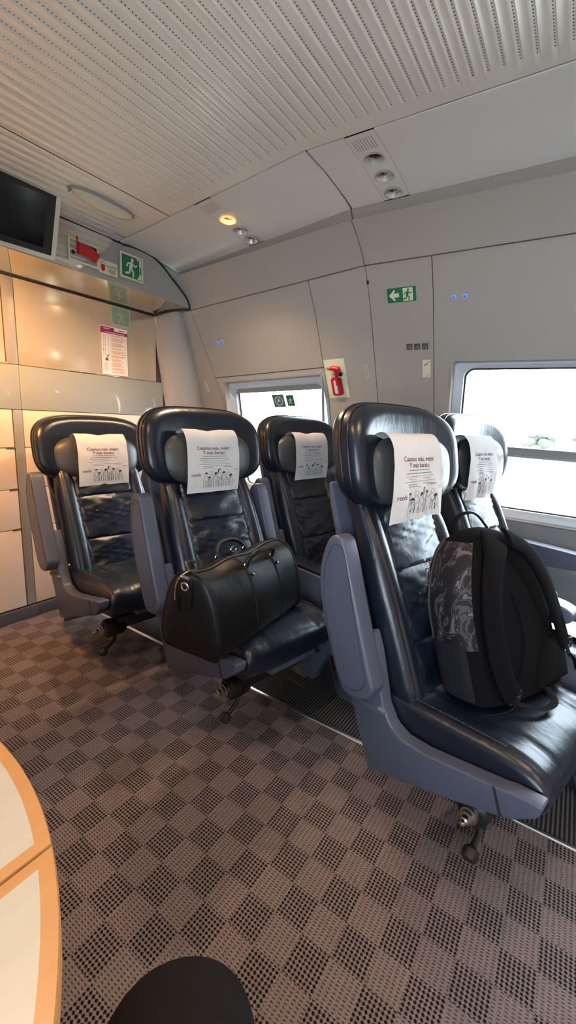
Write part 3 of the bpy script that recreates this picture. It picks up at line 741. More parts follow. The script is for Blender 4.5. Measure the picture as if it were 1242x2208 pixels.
# small stickers
fr = frS(.779, 1.602); r = empty('pictogram_sticker', fr.o); fr = rel(fr, r)
mb = MB(); fr.slab(mb, -.064, .064, -.019, .019, 0, .0012); mb.build('strip', M['bar'], r)
a = Art(); a.rect(-.062, -.017, .062, .017); a.onto(fr.at(.0014), 'strip_face', M['wall'], r)
a = Art()
for x in (-.041, 0, .041): a.rect(x-.016, -.015, x+.016, .015)
a.onto(fr.at(.0016), 'squares', mat('sticker_dark', (.06, .06, .06), .5), r)
a = Art()
for x in (-.041, 0, .041): a.stroke([(x-.010, -.008), (x-.002, .004), (x+.008, .008)], .003); a.rect(x+.001, -.010, x+.010, -.002)
a.onto(fr.at(.0018), 'symbols', M['bar'], r)
tag(r, 'grey strip of three dark square pictograms right under the arrow sign', 'sticker')
fr = frS(.732, 1.498); r = empty('no_smoking_sticker', fr.o); fr = rel(fr, r)
mb = MB(); fr.slab(mb, -.021, .021, -.046, .046, 0, .0012); mb.build('sticker', M['cream'], r)
a = Art(); a.stroke([(-.011, .014), (.013, .036)], .0035); a.stroke([(-.013, .022), (.008, .022)], .002); a.onto(fr.at(.0015), 'red_bar', M['red'], r)
a = Art(); a.ring(.006, -.034, .006, .0075); a.onto(fr.at(.0015), 'ring_mark', M['greyink'], r)
tag(r, 'narrow cream sticker with red stroke left of the large window', 'sticker')
for k, (Y, z, lab) in enumerate(((.598, 1.798, 'left blue lens of the pair above the large window'), (.548, 1.797, 'right blue lens of the pair above the large window'),
                       (2.059, 1.762, 'left blue lens of the pair above the small window'), (2.021, 1.762, 'right blue lens of the pair above the small window'))):
    fr = frS(Y, z); r = empty('indicator_lamp', fr.o); fr = rel(fr, r)
    MB().lathe([(.0105, 0), (.0105, .0015), (.008, .003)], 18, fr.p(0, 0, 0), fr.n).build('collar', M['frame'], r)
    MB().lathe([(.0075, .002), (.0075, .004), (.005, .0065), (.001, .0075)], 18, fr.p(0, 0, 0), fr.n).build('lens', M['blue'], r)
    tag(r, lab, 'indicator lamp', 'blue indicator lamps on the wall panels')
# stickers on the small window pane
for Y, z, w, h, m, lab, nm in ((1.756, 1.352, .047, .046, M['darkgreen'], 'grey green round symbol sticker on the small window pane', 'window_sticker'), (1.664, 1.352, .029, .040, M['green'], 'small green exit symbol sticker on the small window pane', 'window_sticker')):
    fr = frS(Y, z, -.080); r = empty(nm, fr.o); fr = rel(fr, r)
    mb = MB(); fr.slab(mb, -w, w, -h, h, 0, .002, .004); mb.build('sticker', m, r)
    a = Art()
    if h > .045: a.ring(0, 0, .027, .033); a.stroke([(-.012, -.012), (.0, .014), (.012, -.004)], .006); a.disc(0, .006, .010)
    else: runner(a, 0, -.026, .05)
    a.onto(fr.at(.0024), 'symbol', M['cream'] if h < .045 else M['white'], r); tag(r, lab, 'sticker')

# ------------------------------------------------------------------ seats (local frame: faces -y, origin on the floor under the cushion)
def seat_cushion():
    mb = MB(); rg = []; HW = .237
    def top(x, y):
        z = .428-.022*sst(-.25, .18, y)
        z += .010*sst(.14, .20, abs(x))-.006*gs(abs(x)-.128, .0045)-.004*gs(abs(x)-.203, .003)
        z += .006*cos(x*PI/.30)*sst(-.3, -.2, y)
        return z+.0015*sin(37*x+20*y)*sin(23*y+9*x)
    N = 40
    for i in range(N+1):
        t = i/N; ang = PI/2*t
        y = .175-.36*min(1, t/.55) if t < .55 else -.185-.118*sin(PI/2*(t-.55)/.45)
        k = 1 if t < .55 else max(.03, cos(PI/2*(t-.55)/.45)**.72)
        zm = .358; out = []
        xs = [HW*sin(PI/2*j/28) for j in range(-28, 29)]
        for x in xs:
            e = max(0, 1-abs(x/HW)**9)**.22
            out.append((x*(1-.06*(1-k)**2), y, zm+(top(x, y)-zm)*k*max(e, 0)))
        for x in reversed(xs[1:-1]):
            e = (1-abs(x/HW)**6)**.3
            out.append((x*(1-.06*(1-k)**2), y, zm-.085*k*e))
        rg.append(out)
    return mb.loft(rg)
def back_y(z): return .062+.40*(z-.40)+.12*(z-.40)**2
def seat_back():
    mb = MB(); rg = []
    for i in range(64):
        s = i/63; z = .375+.585*s; w = .234-.020*sst(.5, 1, s)-.010*sst(.12, 0, s); yc = back_y(z)+.055
        n = 40; xs = [w*sin(PI/2*j/n) for j in range(-n, n+1)]; out = []
        endk = min(1, sqrt(max(0, 1-(1-s/.05)**2)) if s < .05 else 1)
        for x in xs:
            e = max(0, 1-abs(x/w)**6)**(1/4)
            b = .016*sst(.13, .185, abs(x))*(1-sst(.80, 1, s)) - .011*gs(abs(x)-.148, .006)+.006*sst(.15, .2, abs(x))
            if abs(x) < .15:
                m = cos(x*PI/.30)
                b += .010*m-(.013*gs(s-.30, .010)+.013*gs(s-.645, .010))*sst(.15, .135, abs(x))
                b += .0035*sin(60*x+14*sin(s*19))*gs(((s*2.9) % 1)-.5, .36)+.0025*sin(31*x-40*s)
            b -= .004*gs(abs(x)-.205, .003)
            out.append((x, yc-(.052+b)*e*max(endk, .2), z-(.30*(.052+b)*e-.0)*.3))
        for x in reversed(xs[1:-1:4]):
            e = max(0, 1-abs(x/w)**8)**(1/6)
            out.append((x, yc+.030*e*max(endk, .2), z))
        rg.append(out)
    return mb.loft(rg)
def headrest_mesh():
    c = [(x, 1.045+(z if z > 0 else z*(1.0))) for x, z in sup(.297, .167, 3.3, 72)]
    lean = lambda z: (z-1.045)*.22
    yf = lambda x, z: .330-.052*abs(x/.29)**2.2+lean(z)
    yb = lambda x, z: .448-.030*(x/.29)**2+lean(z)
    return pad(MB(), c, yf, yb, .046, .80)
def pillow_mesh():
    c = sup(.230, .113, 2.7, 64, 0, 1.0)
    yf = lambda x, z: .250+(z-1)*.12+.012*(x/.2)**2
    yb = lambda x, z: .36+(z-1)*.15
    return pad(MB(), c, yf, yb, .045, .45)
ARM = [(.352,.850),(.330,.872),(.30,.870),(.282,.850),(.235,.72),(.145,.488),(.128,.458),(.150,.415),(.20,.398),(.242,.402),(.27,.440),(.335,.585),(.368,.682),(.374,.774)]
def arm_up(sg): return MB().prism(smooth(ARM, 2, True), lambda u, v, w: (sg*w, u, v), .276, .338)
ARMD = [(.30,.655),(.29,.672),(.15,.674),(-.10,.668),(-.155,.655),(-.170,.632),(-.150,.605),(-.06,.585),(.16,.572),(.27,.580),(.30,.61)]
def arm_down(sg): return MB().prism(smooth(ARMD, 2, True), lambda u, v, w: (sg*w, u, v), .268, .338)
SIDE = [(-.305,.398),(-.298,.362),(-.245,.314),(-.05,.232),(.152,.155),(.19,.235),(.235,.335),(.262,.372),(.25,.42),(.222,.52),(.214,.592),(.196,.60),(.172,.55),(.146,.470),(.124,.395),(.092,.348),(.05,.330),(-.018,.334),(-.211,.378),(-.24,.388)]
def side_panel(sg): return MB().prism(SIDE, lambda u, v, w: (sg*w, u, v), .240, .288)
def build_seat():
    r = empty('train_seat')
    p = {}
    p['cushion'] = seat_cushion().build('cushion', M['leather'], r, angle=60)
    p['backrest'] = seat_back().build('backrest', M['leather'], r, angle=60)
    # stitching: dotted lines beside the seams
    def dashes(fn, n, r_=.0011):
        for i in range(n):
            a, b = fn(i/n), fn((i+.62)/n)
            st.tube([a, b], r_, 4)
    for x in (-.2215, .2215):
        st = MB(); dashes(lambda t, x=x: (x, back_y(.42+.5*t)+.018, .42+.5*t), 70); st.build('stitching', M['stitch'], p['backrest'])
    for x in (-.2065, .2065):
        st = MB(); dashes(lambda t, x=x: (x, .15-.34*t, .4355-.021*sst(-.25, .18, .15-.34*t)), 50); st.build('stitching', M['stitch'], p['cushion'])
    p['headrest'] = headrest_mesh().build('headrest', M['leather'], r, angle=60)
    p['pillow'] = pillow_mesh().build('headrest_pillow', M['leather2'], p['headrest'], angle=60)
    # piping round the headrest edge
    c = sup(.2985, .1685, 3.3, 72)
    for k in (0, 1):
        pp = MB().tube([(x*.998, (.372 if not k else .402)-.040*abs(x/.29)**2.2+z*.22, 1.045+z) for x, z in c], .0022, 6, closed=True)
        pp.build('piping', M['leather'], p['headrest'])
    bs = [(.225,.40),(.30,.52),(.385,.74),(.455,.93),(.47,1.0),(.455,1.005),(.43,.94),(.36,.75),(.27,.53),(.20,.42)]
    p['back_shell'] = MB().prism(bs, lambda u, v, w: (w, u, v), -.225, .225).build('back_shell', M['shell'], r, bevel=.008)
    for sg in (-1, 1):
        sp = side_panel(sg).build('side_panel', M['shell'], r, bevel=.010, seg=3)
        hb = MB().loft([[(sg*x, y, z) for x, z in rr] for y, rr in ((.115, [(.286, .384), (.292, .380), (.292, .372), (.286, .366)]), (.135, [(.286, .392), (.300, .386), (.300, .374), (.286, .362)]), (.225, [(.286, .380), (.300, .376), (.300, .366), (.286, .356)]), (.245, [(.286, .372), (.288, .370), (.288, .366), (.286, .362)]))])
        hb.build('recline_handle', M['shell'], sp, bevel=.003)
        MB().prism([(-.205, .372), (-.198, .374), (-.222, .310), (-.230, .312)], lambda u, v, w: (sg*w, u, v), .2395, .2888).build('joint_line', M['gap'], sp)
        MB().lathe([(.011, 0), (.011, .004), (.008, .005)], 16, (sg*.276, .205, .47), (-sg, 0, 0)).build('hinge_pin', M['steel'], sp)
    MB().prism([(-.285, .345), (-.27, .292), (.06, .255), (.20, .30), (.21, .40), (.0, .36)], lambda u, v, w: (w, u, v), -.222, .222).build('seat_pan', M['black'], r, bevel=.006)
    mb = MB().box((-.10, -.275, .268), (.14, -.235, .290)); mb.box((-.15, -.06, .22), (.15, .12, .262)); mb.box((-.02, -.19, .245), (.02, .1, .27))
    mb.build('slide_rail', M['shell'], r, bevel=.002)
    mb = MB().box((-.14, -.165, .165), (.342, -.095, .225)); mb.box((-.08, -.15, .22), (-.02, -.10, .27)); mb.box((.08, -.15, .22), (.14, -.10, .27))
    mb.build('carrier_beam', M['black'], r, bevel=.006)
    ml = MB().lathe([(.036, .0), (.044, .012), (.044, .045), (.039, .048), (.039, .055), (.044, .058), (.044, .085), (.034, .095)], 24, (-.10, -.13, .172), (-1, 0, 0)).build('swivel_latch', M['black'], r, angle=40)
    MB().lathe([(.024, 0), (.024, .018), (.019, .020), (.019, .028), (.012, .031), (.012, .044), (.008, .047), (.007, .056), (.002, .060)], 20, (-.19, -.13, .172), (-1, 0, 0)).build('chrome_spindle', M['steel'], ml, angle=40)
    lv = MB().tube(catmull([(-.14, -.125, .150), (-.148, -.14, .115), (-.175, -.150, .096), (-.205, -.152, .080)], 4), .0085, 8).build('foot_lever', M['black'], ml)
    MB().lathe([(.010, -.022), (.020, -.014), (.022, 0), (.020, .012), (.010, .018)], 18, (-.216, -.154, .072), (-.8, -.1, -.55)).build('pedal_knob', M['black'], ml)
    return r
def seat_at(root, x, y, deg, hz, left, right, label):
    root.location = (x, y, 0); root.rotation_euler = (0, 0, math.radians(deg))
    for ch in root.children:
        if ch.name.split('.')[0] == 'headrest': ch.location = (0, -.0, hz)
    for sg, kind in ((-1, left), (1, right)):
        if kind == 'up': a = bpy.data.objects.new('armrest', ARMMESH[('up', sg)])
        elif kind == 'down': a = bpy.data.objects.new('armrest', ARMMESH[('down', sg)])
        else: continue
        COL.objects.link(a); a.parent = root
        ln = bpy.data.objects.new('edge_seam', SEAMMESH[(kind, sg)]); COL.objects.link(ln); ln.parent = a
    tag(root, label, 'seat', 'swivelled leather train seats')
ARMMESH = {}
for k, fn in (('up', arm_up), ('down', arm_down)):
    for sg in (-1, 1):
        o = fn(sg).build('armrest', M['shell'], None, bevel=.012, seg=4); ARMMESH[(k, sg)] = o.data; bpy.data.objects.remove(o)
SEAMMESH = {}
for k, pts in (('up', ARM), ('down', ARMD)):
    q = smooth(pts, 2, True); cx_ = sum(p[0] for p in q)/len(q); cy_ = sum(p[1] for p in q)/len(q)
    for sg in (-1, 1):
        o = MB().tube([(sg*.3375, cx_+(a-cx_)*.80, cy_+(b-cy_)*.90) for a, b in q], .0014, 5, closed=True).build('edge_seam', M['gap'], None)
        SEAMMESH[(k, sg)] = o.data; bpy.data.objects.remove(o)
seat0 = build_seat()
SEATS = {'A': (1.295, 1.815, -8.5, -.063, 'up', 'up', 'dark leather seat standing in front of the end wall cabinets'),
         'B': (1.32, 1.045, -12, .008, 'up', 'up', 'dark leather aisle seat carrying the black duffel bag'),
         'C': (2.095, 1.03, -13, 0, 'up', 'up', 'dark leather seat beside the small window, behind the duffel bag'),
         'D': (1.335, .15, -15, .052, 'up', 'down', 'nearest dark leather seat, carrying the black backpack'),
         'E': (2.05, .065, -14, .050, 'down', 'down', 'dark leather seat in front of the large window, behind the backpack')}
roots = {}
for i, (k, v) in enumerate(SEATS.items()):
    r = copy_tree(seat0) if i else seat0
    roots[k] = r
for k, v in SEATS.items(): seat_at(roots[k], *v)
rod = MB().tube([(-.33, -.02, .225), (-.10, -.05, .225)], .008, 8).build('release_rod', M['black'], roots['A'])
def loc2w(k, p):
    x, y, d = SEATS[k][:3]; t = math.radians(d); return Vector((x+cos(t)*p[0]-sin(t)*p[1], y+sin(t)*p[0]+cos(t)*p[1], p[2]))

# ---- printed paper headrest covers
def cover(k, xo, wv, seed, label):
    rnd = random.Random(seed); hz = SEATS[k][3]
    base_ = (xo, .25, .862+hz); r = empty('headrest_cover', loc2w(k, base_), math.radians(SEATS[k][2]))
    prof = catmull([(.240, .862, 0), (.236, .90, 0), (.2335, .94, 0), (.235, .985, 0), (.239, 1.03, 0), (.251, 1.080, 0), (.272, 1.110, 0), (.296, 1.120, 0), (.325, 1.110, 0), (.345, 1.085, 0)], 5)
    L = [0]
    for a, b in zip(prof, prof[1:]): L.append(L[-1]+(b-a).length)
    HW = .131
    ph = [rnd.uniform(0, 6) for _ in range(4)]
    def srf(a, b, h=0):
        i = max(j for j in range(len(L)-1) if L[j] <= max(0, min(b, L[-1]-1e-6))); t = (b-L[i])/(L[i+1]-L[i])
        y, z = prof[i].x+(prof[i+1].x-prof[i].x)*t, prof[i].y+(prof[i+1].y-prof[i].y)*t
        fall = max(0, 1-b/.17)
        wob = wv*fall*(.010*sin(a*26+ph[0])+.006*sin(a*47+ph[1]+b*9))-.0015*sin(a*30+b*40+ph[2])*(1-fall)
        dent = .010*max(0, 1-(abs(a)/.06))*sst(.17, .25, b)*(1 if wv < 1.5 else .3)
        n = (-1, 0) if b < .20 else (-.7, .7)
        return (a*(1+.03*fall*wv), y-base_[1]-.0035-abs(wob)*.8+wob*.2-h, z-.862+(0 if b < .2 else .004)-dent*.8+.004*wv*fall*a/.14+h*.3)
    xs = lin(-HW, HW, 26); bs = lin(0, L[-1], 40)
    sh = MB().grid([[srf(x, b) for x in xs] for b in bs]); sh.grid([[Vector(srf(x, b, -.0006)) for x in xs] for b in bs]); sh.build('paper_sheet', M['paper'], r, angle=80)
    f = lambda a, b: srf(a, b, .0008)
    t = Art()
    for o_ in (-.0004, 0, .0004):
        t.text('Cuantos m\u00e1s, mejor.', o_, .1805, .0222, sx=.92); t.text('Y m\u00e1s barato.', o_, .1612, .0222, sx=.92)
    t.onto(f, 'slogan', M['purple'], r)
    t = Art(); t.text('renfe', -.092, .070, .022); t.text('renfe', -.0914, .070, .022); t.onto(f, 'logo', M['purple'], r)
    t = Art()
    for y, w, s in ((.152, .058, .0040), (.1425, .072, .0040), (.1345, .076, .0018), (.1265, .060, .0014), (.119, .082, .0012)):
        if s < .003: t.rect(-w, y, w, y+.0012); continue
        x = -w
        while x < w:
            l = rnd.uniform(.005, .014); t.rect(x, y, min(w, x+l), y+s*.62); x += l+.0022
    for y in (.096, .090):
        t.rect(.096, y, .124, y+.0012)
    t.onto(f, 'small_print', M['greyink'], r)
    t = Art(); d = .0013
    for i, (hx, hy) in enumerate(((-.045, .078), (-.018, .083), (.006, .077), (.024, .090), (.046, .079), (.070, .083), (-.030, .060), (.034, .062), (.084, .066))):
        t.ring(hx, hy, .0068, .0078, 14)
        if i % 2 == 0: t.poly([(hx+.0085*cos(q), hy+.0085*sin(q)) for q in lin(.2, 3.0+.4*(i % 3), 8)])
        elif i % 3 == 0: t.poly([(hx-.008, hy+.004), (hx-.004, hy+.010), (hx+.006, hy+.008), (hx-.002, hy+.003), (hx-.006, hy-.010), (hx-.010, hy-.006)])
        b0_ = hy-.009
        t.stroke([(hx-.003, b0_), (hx-.011, b0_-.008), (hx-.012, b0_-.026), (hx-.010, .018)], d, False)
        t.stroke([(hx+.003, b0_), (hx+.011, b0_-.008), (hx+.012, b0_-.028), (hx+.009, .020)], d, False)
        t.stroke([(hx-.006, b0_-.014), (hx-.001, b0_-.026), (hx+.007, b0_-.018)], d, False)
        t.stroke([(hx-.002, b0_-.028), (hx-.003, .021)], d, False)
    t.stroke([(-.06, .110), (.02, .112), (.092, .108)], d, False); t.stroke([(-.058, .100), (-.055, .104), (-.02, .105), (.0, .101)], d, False)
    t.stroke([(.05, .104), (.06, .107), (.085, .104)], d, False)
    t.onto(f, 'people_sketch', M['ink'], r)
    tag(r, label, 'headrest cover', 'printed headrest covers')
cover('A', .0, .5, 1, 'white printed headrest cover on the seat before the end wall cabinets')
cover('B', -.02, .4, 2, 'white printed headrest cover on the seat with the duffel bag')
cover('C', -.01, .5, 3, 'white printed headrest cover on the seat beside the small window')
cover('D', -.07, 2.2, 4, 'rumpled white printed headrest cover on the seat with the backpack')
cover('E', -.115, 1.6, 5, 'white printed headrest cover on the seat in front of the large window')

# ---- centre consoles between the seats
def console(k, label, xc=.405, hw=.055):
    r = empty('centre_console', loc2w(k, (xc, -.05, 0)), math.radians(SEATS[k][2]))
    o = (xc, -.05)
    def q(pts): return [(a-o[1], b) for a, b in pts]
    body = [(-.27, .25), (-.285, .40), (-.26, .455), (-.18, .485), (-.08, .495), (.18, .50), (.20, .25)]
    b = MB().prism(q(body), lambda u, v, w: (w, u, v), -hw, hw).build('body', M['shell'], r, bevel=.012, seg=3)
    MB().prism(q([(-.10, .497), (-.09, .508), (.16, .512), (.17, .50)]), lambda u, v, w: (w, u, v), -hw+.006, hw-.006).build('arm_pad', M['leather'], r, bevel=.004)
    bp = MB()
    for i in range(5):
        if i != 3: bp.box((-hw*.8+i*hw*.35, -.185-o[1]-.008, .484), (-hw*.8+i*hw*.35+hw*.18, -.185-o[1]+.008, .491))
    bp.build('control_buttons', M['button'], b, bevel=.001)
    MB().lathe([(.006, 0), (.006, .004), (.003, .006)], 12, (hw*.34, -.185-o[1], .485)).build('red_button', M['red'], b)
    # pedestal: leaning legs with an open triangle, sockets on the front
    x0, x1 = -.095*hw/.055, .085*hw/.055; ya, yb_ = -.40-o[1], -.04-o[1]
    lg = MB()
    for (a, b_, c, d) in (((ya, 0), (ya+.125, 0), (ya+.19, .185), (ya+.03, .185)), ((yb_-.09, 0), (yb_, 0), (yb_-.02, .185), (yb_-.17, .185))):
        lg.prism([a, b_, c, d], lambda u, v, w: (w, u, v), x0, x1)
    pd = lg.build('pedestal', M['shell'], r, bevel=.005)
    MB().prism([(ya+.115, 0), (yb_-.08, 0), (yb_-.16, .16), (ya+.18, .16)], lambda u, v, w: (w, u, v), x0+.04, x1-.04).build('dark_interior', M['gap'], pd)
    MB().prism([(ya+.012, .187), (yb_+.01, .187), (yb_-.0, .262), (ya+.07, .262), (ya+.02, .225)], lambda u, v, w: (w, u, v), x0-.025, x1+.02).build('pedestal_cap', M['shell'], r, bevel=.007)
    sk = Frame((0, ya+.013, .085), (1, 0, 0), (0, .16, 1)); mb = MB()
    for v in (-.035, .042): sk.slab(mb, -.030, .050, v-.031, v+.031, 0, .004, .004)
    so = mb.build('power_sockets', M['black'], pd, bevel=.001)
    mb = MB()
    for v in (-.035, .042): mb.lathe([(.004, .004), (.003, .006)], 10, sk.p(.01, v, .0), sk.n)
    mb.build('socket_pin', M['chrome'], so)
    return tag(r, label, 'console', 'pedestal consoles between the seats')
console('B', 'slate console with red button between duffel seat and small window seat')
console('D', 'slate console between the backpack seat and the large window seat', .372, .026)
console('A', 'slate pedestal console right of the seat at the end wall, mostly hidden')
# folded sheet on the window seat
r = empty('paper_sheet', (1.97, -.07, .432), math.radians(-20)); rows_ = []
for i in range(6): rows_.append([(-.075+.15*j/6, -.10+.04*i, .001+.020*abs(j/6-.5)+.004*sin(i)) for j in range(7)])
mb = MB().grid(rows_); mb.grid([[(x, y, z+.0012) for x, y, z in q] for q in rows_]); mb.build('folded_sheet', M['wpaper'], r)
tag(r, 'white folded paper lying on the window seat right of the backpack', 'paper')

# ------------------------------------------------------------------ duffel bag
dg = empty('duffel_bag', (1.165, .965, .428), math.radians(4.5)); DL = .265
def dsec(x, k=1.0, sag=0):
    half = [(0, 0), (.085, 0), (.112, .008), (.122, .035), (.121, .075), (.112, .13), (.096, .185), (.074, .232), (.045, .262), (.0, .274)]
    sm = catmull([(a, b, 0) for a, b in half], 4)
    out = [(x, -p.x*k, p.y*(k if p.y > .1 else 1)-sag*sst(.15, .27, p.y)) for p in sm]
    return out+[(x, -b, c) for _, b, c in reversed(out[1:-1])]
rg = []
for i in range(35):
    u = -1+2*i/34; k = 1-.045*(1-u*u)*0+.0; x = DL*u
    sag = .014*cos(u*PI/2)*1.0+.006*sin(u*7); puff = 1+.03*cos(u*PI/2)-.03*gs(u+.12, .05)*0
    rg.append(dsec(x, puff, sag))
ends0 = [[(-DL-.016*sin(PI/2*t), p[1]*(1-t**2*.96), .12+(p[2]-.12)*(1-t**2*.96)) for p in rg[0]] for t in (1, .8, .55, .3, .12)]
ends1 = [[(DL+.016*sin(PI/2*t), p[1]*(1-t**2*.96), .12+(p[2]-.12)*(1-t**2*.96)) for p in rg[-1]] for t in (.12, .3, .55, .8, 1)]
MB().loft(ends0+rg+ends1).build('body', M['bag'], dg, angle=50)
for e in (0, -1): MB().tube([(p[0], p[1]*1.01, .12+(p[2]-.12)*1.01) for p in rg[e]], .0042, 8, closed=True).build('end_piping', M['bag'], dg)
def dsurf(u, j, lift=.001):
    x = DL*u; sag = .014*cos(u*PI/2)+.006*sin(u*7); s = dsec(x, 1+.03*cos(u*PI/2), sag); p = s[j % len(s)]; return (p[0], p[1]*(1+lift/.12), p[2]+lift*(1 if p[2] > .2 else 0))
for u in (-.22, .42):
    MB().tube([dsurf(u, j) for j in range(5, 36)], .0016, 6).build('panel_seam', M['gap'], dg)
    MB().tube([dsurf(u+.02, j) for j in range(5, 36)], .0022, 6).build('seam_welt', M['bag'], dg)
MB().tube([dsurf(-.97+1.94*i/30, 36, .002) for i in range(31)], .0052, 8, flat=.5).build('zip', M['black'], dg)
for sg, hgt, lean in ((-1, .050, -.02), (1, .048, .03)):
    u0, u1 = -.20, .44
    a = Vector(dsurf(u0, 30, .004)); b = Vector(dsurf(u1, 30, .004))
    if sg > 0: a.y = -a.y; b.y = -b.y
    m_ = (a+b)/2
    pts = [a, a+Vector((.004, sg*.0+lean*.3, hgt*.55)), a.lerp(b, .22)+Vector((0, lean*.8, hgt*.93)), a.lerp(b, .5)+Vector((0, lean, hgt)), a.lerp(b, .78)+Vector((0, lean*.8, hgt*.90)), b+Vector((-.004, lean*.3, hgt*.5)), b]
    h = MB().tube(catmull(pts, 6), .0088, 10).build('handle', M['bag'], dg)
    for p in (a, b):
        MB().tube([p+Vector((.011*cos(2*PI*i/14), 0, .006+.011*sin(2*PI*i/14))) for i in range(14)], .0024, 6, closed=True).build('ring', M['chrome'], h)
for u in (-.235, .40):
    p = Vector(dsurf(u+.10, 27, .002)); MB().lathe([(.0065, 0), (.006, .003), (.002, .005)], 14, p, (0, -.8, .6)).build('stud', M['chrome'], dg)
tb = MB().tube([(-DL-.010, .0, .262), (-DL-.018, .0, .235), (-DL-.019, .0, .190), (-DL-.0175, .0, .165)], .0035, 8, flat=.5)
tb = MB().loft([[(-DL-a, -w, z), (-DL-a-.005, -w, z), (-DL-a-.005, w, z), (-DL-a, w, z)] for a, w, z in ((.004, .016, .262), (.015, .018, .240), (.0165, .020, .200), (.0165, .020, .165))]).build('leather_tab', M['bag'], dg, bevel=.0015)
MB().tube([(-DL-.028, .013*cos(q), .240+.012*sin(q)) for q in lin(0, 2*PI*.95, 18)], .0032, 8, closed=True).build('d_ring', M['chrome'], tb)
MB().tube([(-DL-.022, .014, .268), (-DL-.022, -.014, .268)], .006, 8).build('buckle', M['chrome'], tb)
zp = MB().tube(catmull([(-DL+.03, .004, .276), (-DL-.005, .012, .279), (-DL-.026, .024, .262), (-DL-.030, .036, .225), (-DL-.026, .042, .185)], 5), .0032, 8).build('zip_pull', M['chrome'], dg)
MB().loft([[(-DL-.022-a, .043-w, z), (-DL-.022-a, .043+w, z), (-DL-.027-a, .043+w, z), (-DL-.027-a, .043-w, z)] for a, w, z in ((0, .009, .19), (0, .013, .165), (0, .011, .145))]).build('pull_tab', M['bag'], zp, bevel=.002)
MB().tube([(.06+.018*cos(q), .075, .262+.012*sin(q)) for q in lin(0, 2*PI, 16)][:-1], .003, 6, closed=True).build('strap_ring', M['chrome'], dg)
for x in (-.05,):
    MB().tube(catmull([(-DL+.05, .05, .252), (-DL+.07, .085, .272), (-DL+.10, .09, .27), (-DL+.13, .07, .258)], 4), .007, 8, flat=.45).build('shoulder_strap_tab', M['bag'], dg)
tag(dg, 'black leather duffel bag with silver zip lying on an aisle seat', 'duffel bag')

# ------------------------------------------------------------------ backpack (frame of its seat, leaning on the backrest)
SD = SEATS['D']
bp = empty('backpack', loc2w('D', (.078, -.06, .425)), math.radians(SD[2]-12)); LEAN = math.atan(.33)
def BP(x, v, t):                                                      # across, depth (front negative), height along the back
    return Vector((x-.10*t, v*cos(LEAN)+t*sin(LEAN)-.0, .008+t*cos(LEAN)-v*sin(LEAN)*.5))
def half(t):
    return .215 if t < .18 else .215*sqrt(max(0.0, 1-((t-.18)/.31)**2.2))**.92 if t < .49 else 0.0
def fr_(t): return -.095+.015*sst(.3, .5, t)
def bk_(t): return .085-.025*sst(.25, .5, t)
def bsec(t, gx=0, k=72):
    w = max(half(t), .004)+gx; c = (fr_(t)+bk_(t))/2; d = (bk_(t)-fr_(t))/2*(1 if t < .40 else max(.08, sqrt(max(0, 1-((t-.40)/.09)**2))))+gx
    out = []
    for i in range(k):
        q = 2*PI*i/k; a, b = cos(q), sin(q)
        out.append(BP(w*math.copysign(abs(a)**.55, a), c+d*math.copysign(abs(b)**.55, b)+ (-.012*(1-(a*1.0)**2) if b < 0 else 0), t))
    return out
ts = [0, .004, .012]+lin(.03, .42, 22)+[.435, .45, .462, .472, .48, .486, .489]
rg = [bsec(t) for t in ts]
c0 = sum(rg[0], Vector())/72; rg = [[c0+(p-c0)*.9 for p in rg[0]]]+rg[1:]
MB().loft(rg).build('body', M['fabric'], bp, angle=60)
# camouflage side panels and front (towards the backrest)
rows_ = []
for t in lin(.16, .455, 22):
    s = bsec(t, .003); rows_.append([s[i] for i in range(12, 46)])
MB().grid(rows_).build('camouflage_panel', M['camo'], bp, angle=60)
rows_ = [[bsec(t, .004)[i] for i in range(24, 42)] for t in lin(.012, .165, 10)]
MB().grid(rows_).build('side_pocket', mat('pocket_mesh', (.014, .014, .018), .8, spec=.15, bump=.6, bscale=200), bp, angle=60)
rows_ = [[bsec(t, .0035)[i] for i in range(10, 25)] for t in lin(.012, .165, 10)]
MB().grid(rows_).build('camouflage_panel', M['camo'], bp, angle=60)
def zipline(i, ta, tb_): return [bsec(t, .006)[i] for t in lin(ta, tb_, 24)]
for i in (26, 33): MB().tube(zipline(i, .17 if i == 33 else   .02, .455), .0038, 6).build('zip', M['rubber'], bp)
for i, t in ((27, .385), (28, .355)):
    p = bsec(t, .010)[i]; z_ = MB().tube([p, p+Vector((-.004, -.004, -.016)), p+Vector((-.002, -.006, -.036))], [.004, .0028, .0038], 8).build('zip_pull', M['chrome'], bp)
    MB().tube([p+Vector((-.004, .007*cos(q), .006+.007*sin(q))) for q in lin(0, 2*PI, 12)][:-1], .0018, 6, closed=True).build('pull_ring', M['chrome'], z_)
def front(x, t, off): return BP(x, fr_(t)-.012-off+.016*abs(x/.2)**3+.05*max(0, (t-.40)/.09)**2, t)
def strap(name, pts, w, th, m, off=.004):
    c = catmull([(a, b, 0) for a, b in pts], 6); rg = []
    for i, p in enumerate(c):
        d = (c[min(i+1, len(c)-1)]-c[max(i-1, 0)]).normalized(); n = Vector((-d.y, d.x, 0)); ring_ = []
        for a, b in sup(w/2, th/2, 3, 16): 
            q = p+n*a; ring_.append(front(q.x, q.y, off+th/2+b))
        rg.append(ring_)
    return MB().loft(rg).build(name, m, bp, angle=60)
ls = strap('shoulder_strap', [(-.018, .462), (-.062, .42), (-.105, .35), (-.130, .26), (-.138, .16), (-.128, .07), (-.112, .03)], .070, .020, M['fabric'])
rs_ = strap('shoulder_strap', [(.045, .462), (.085, .43), (.128, .36), (.158, .28), (.182, .19), (.200, .11)], .066, .020, M['fabric'])
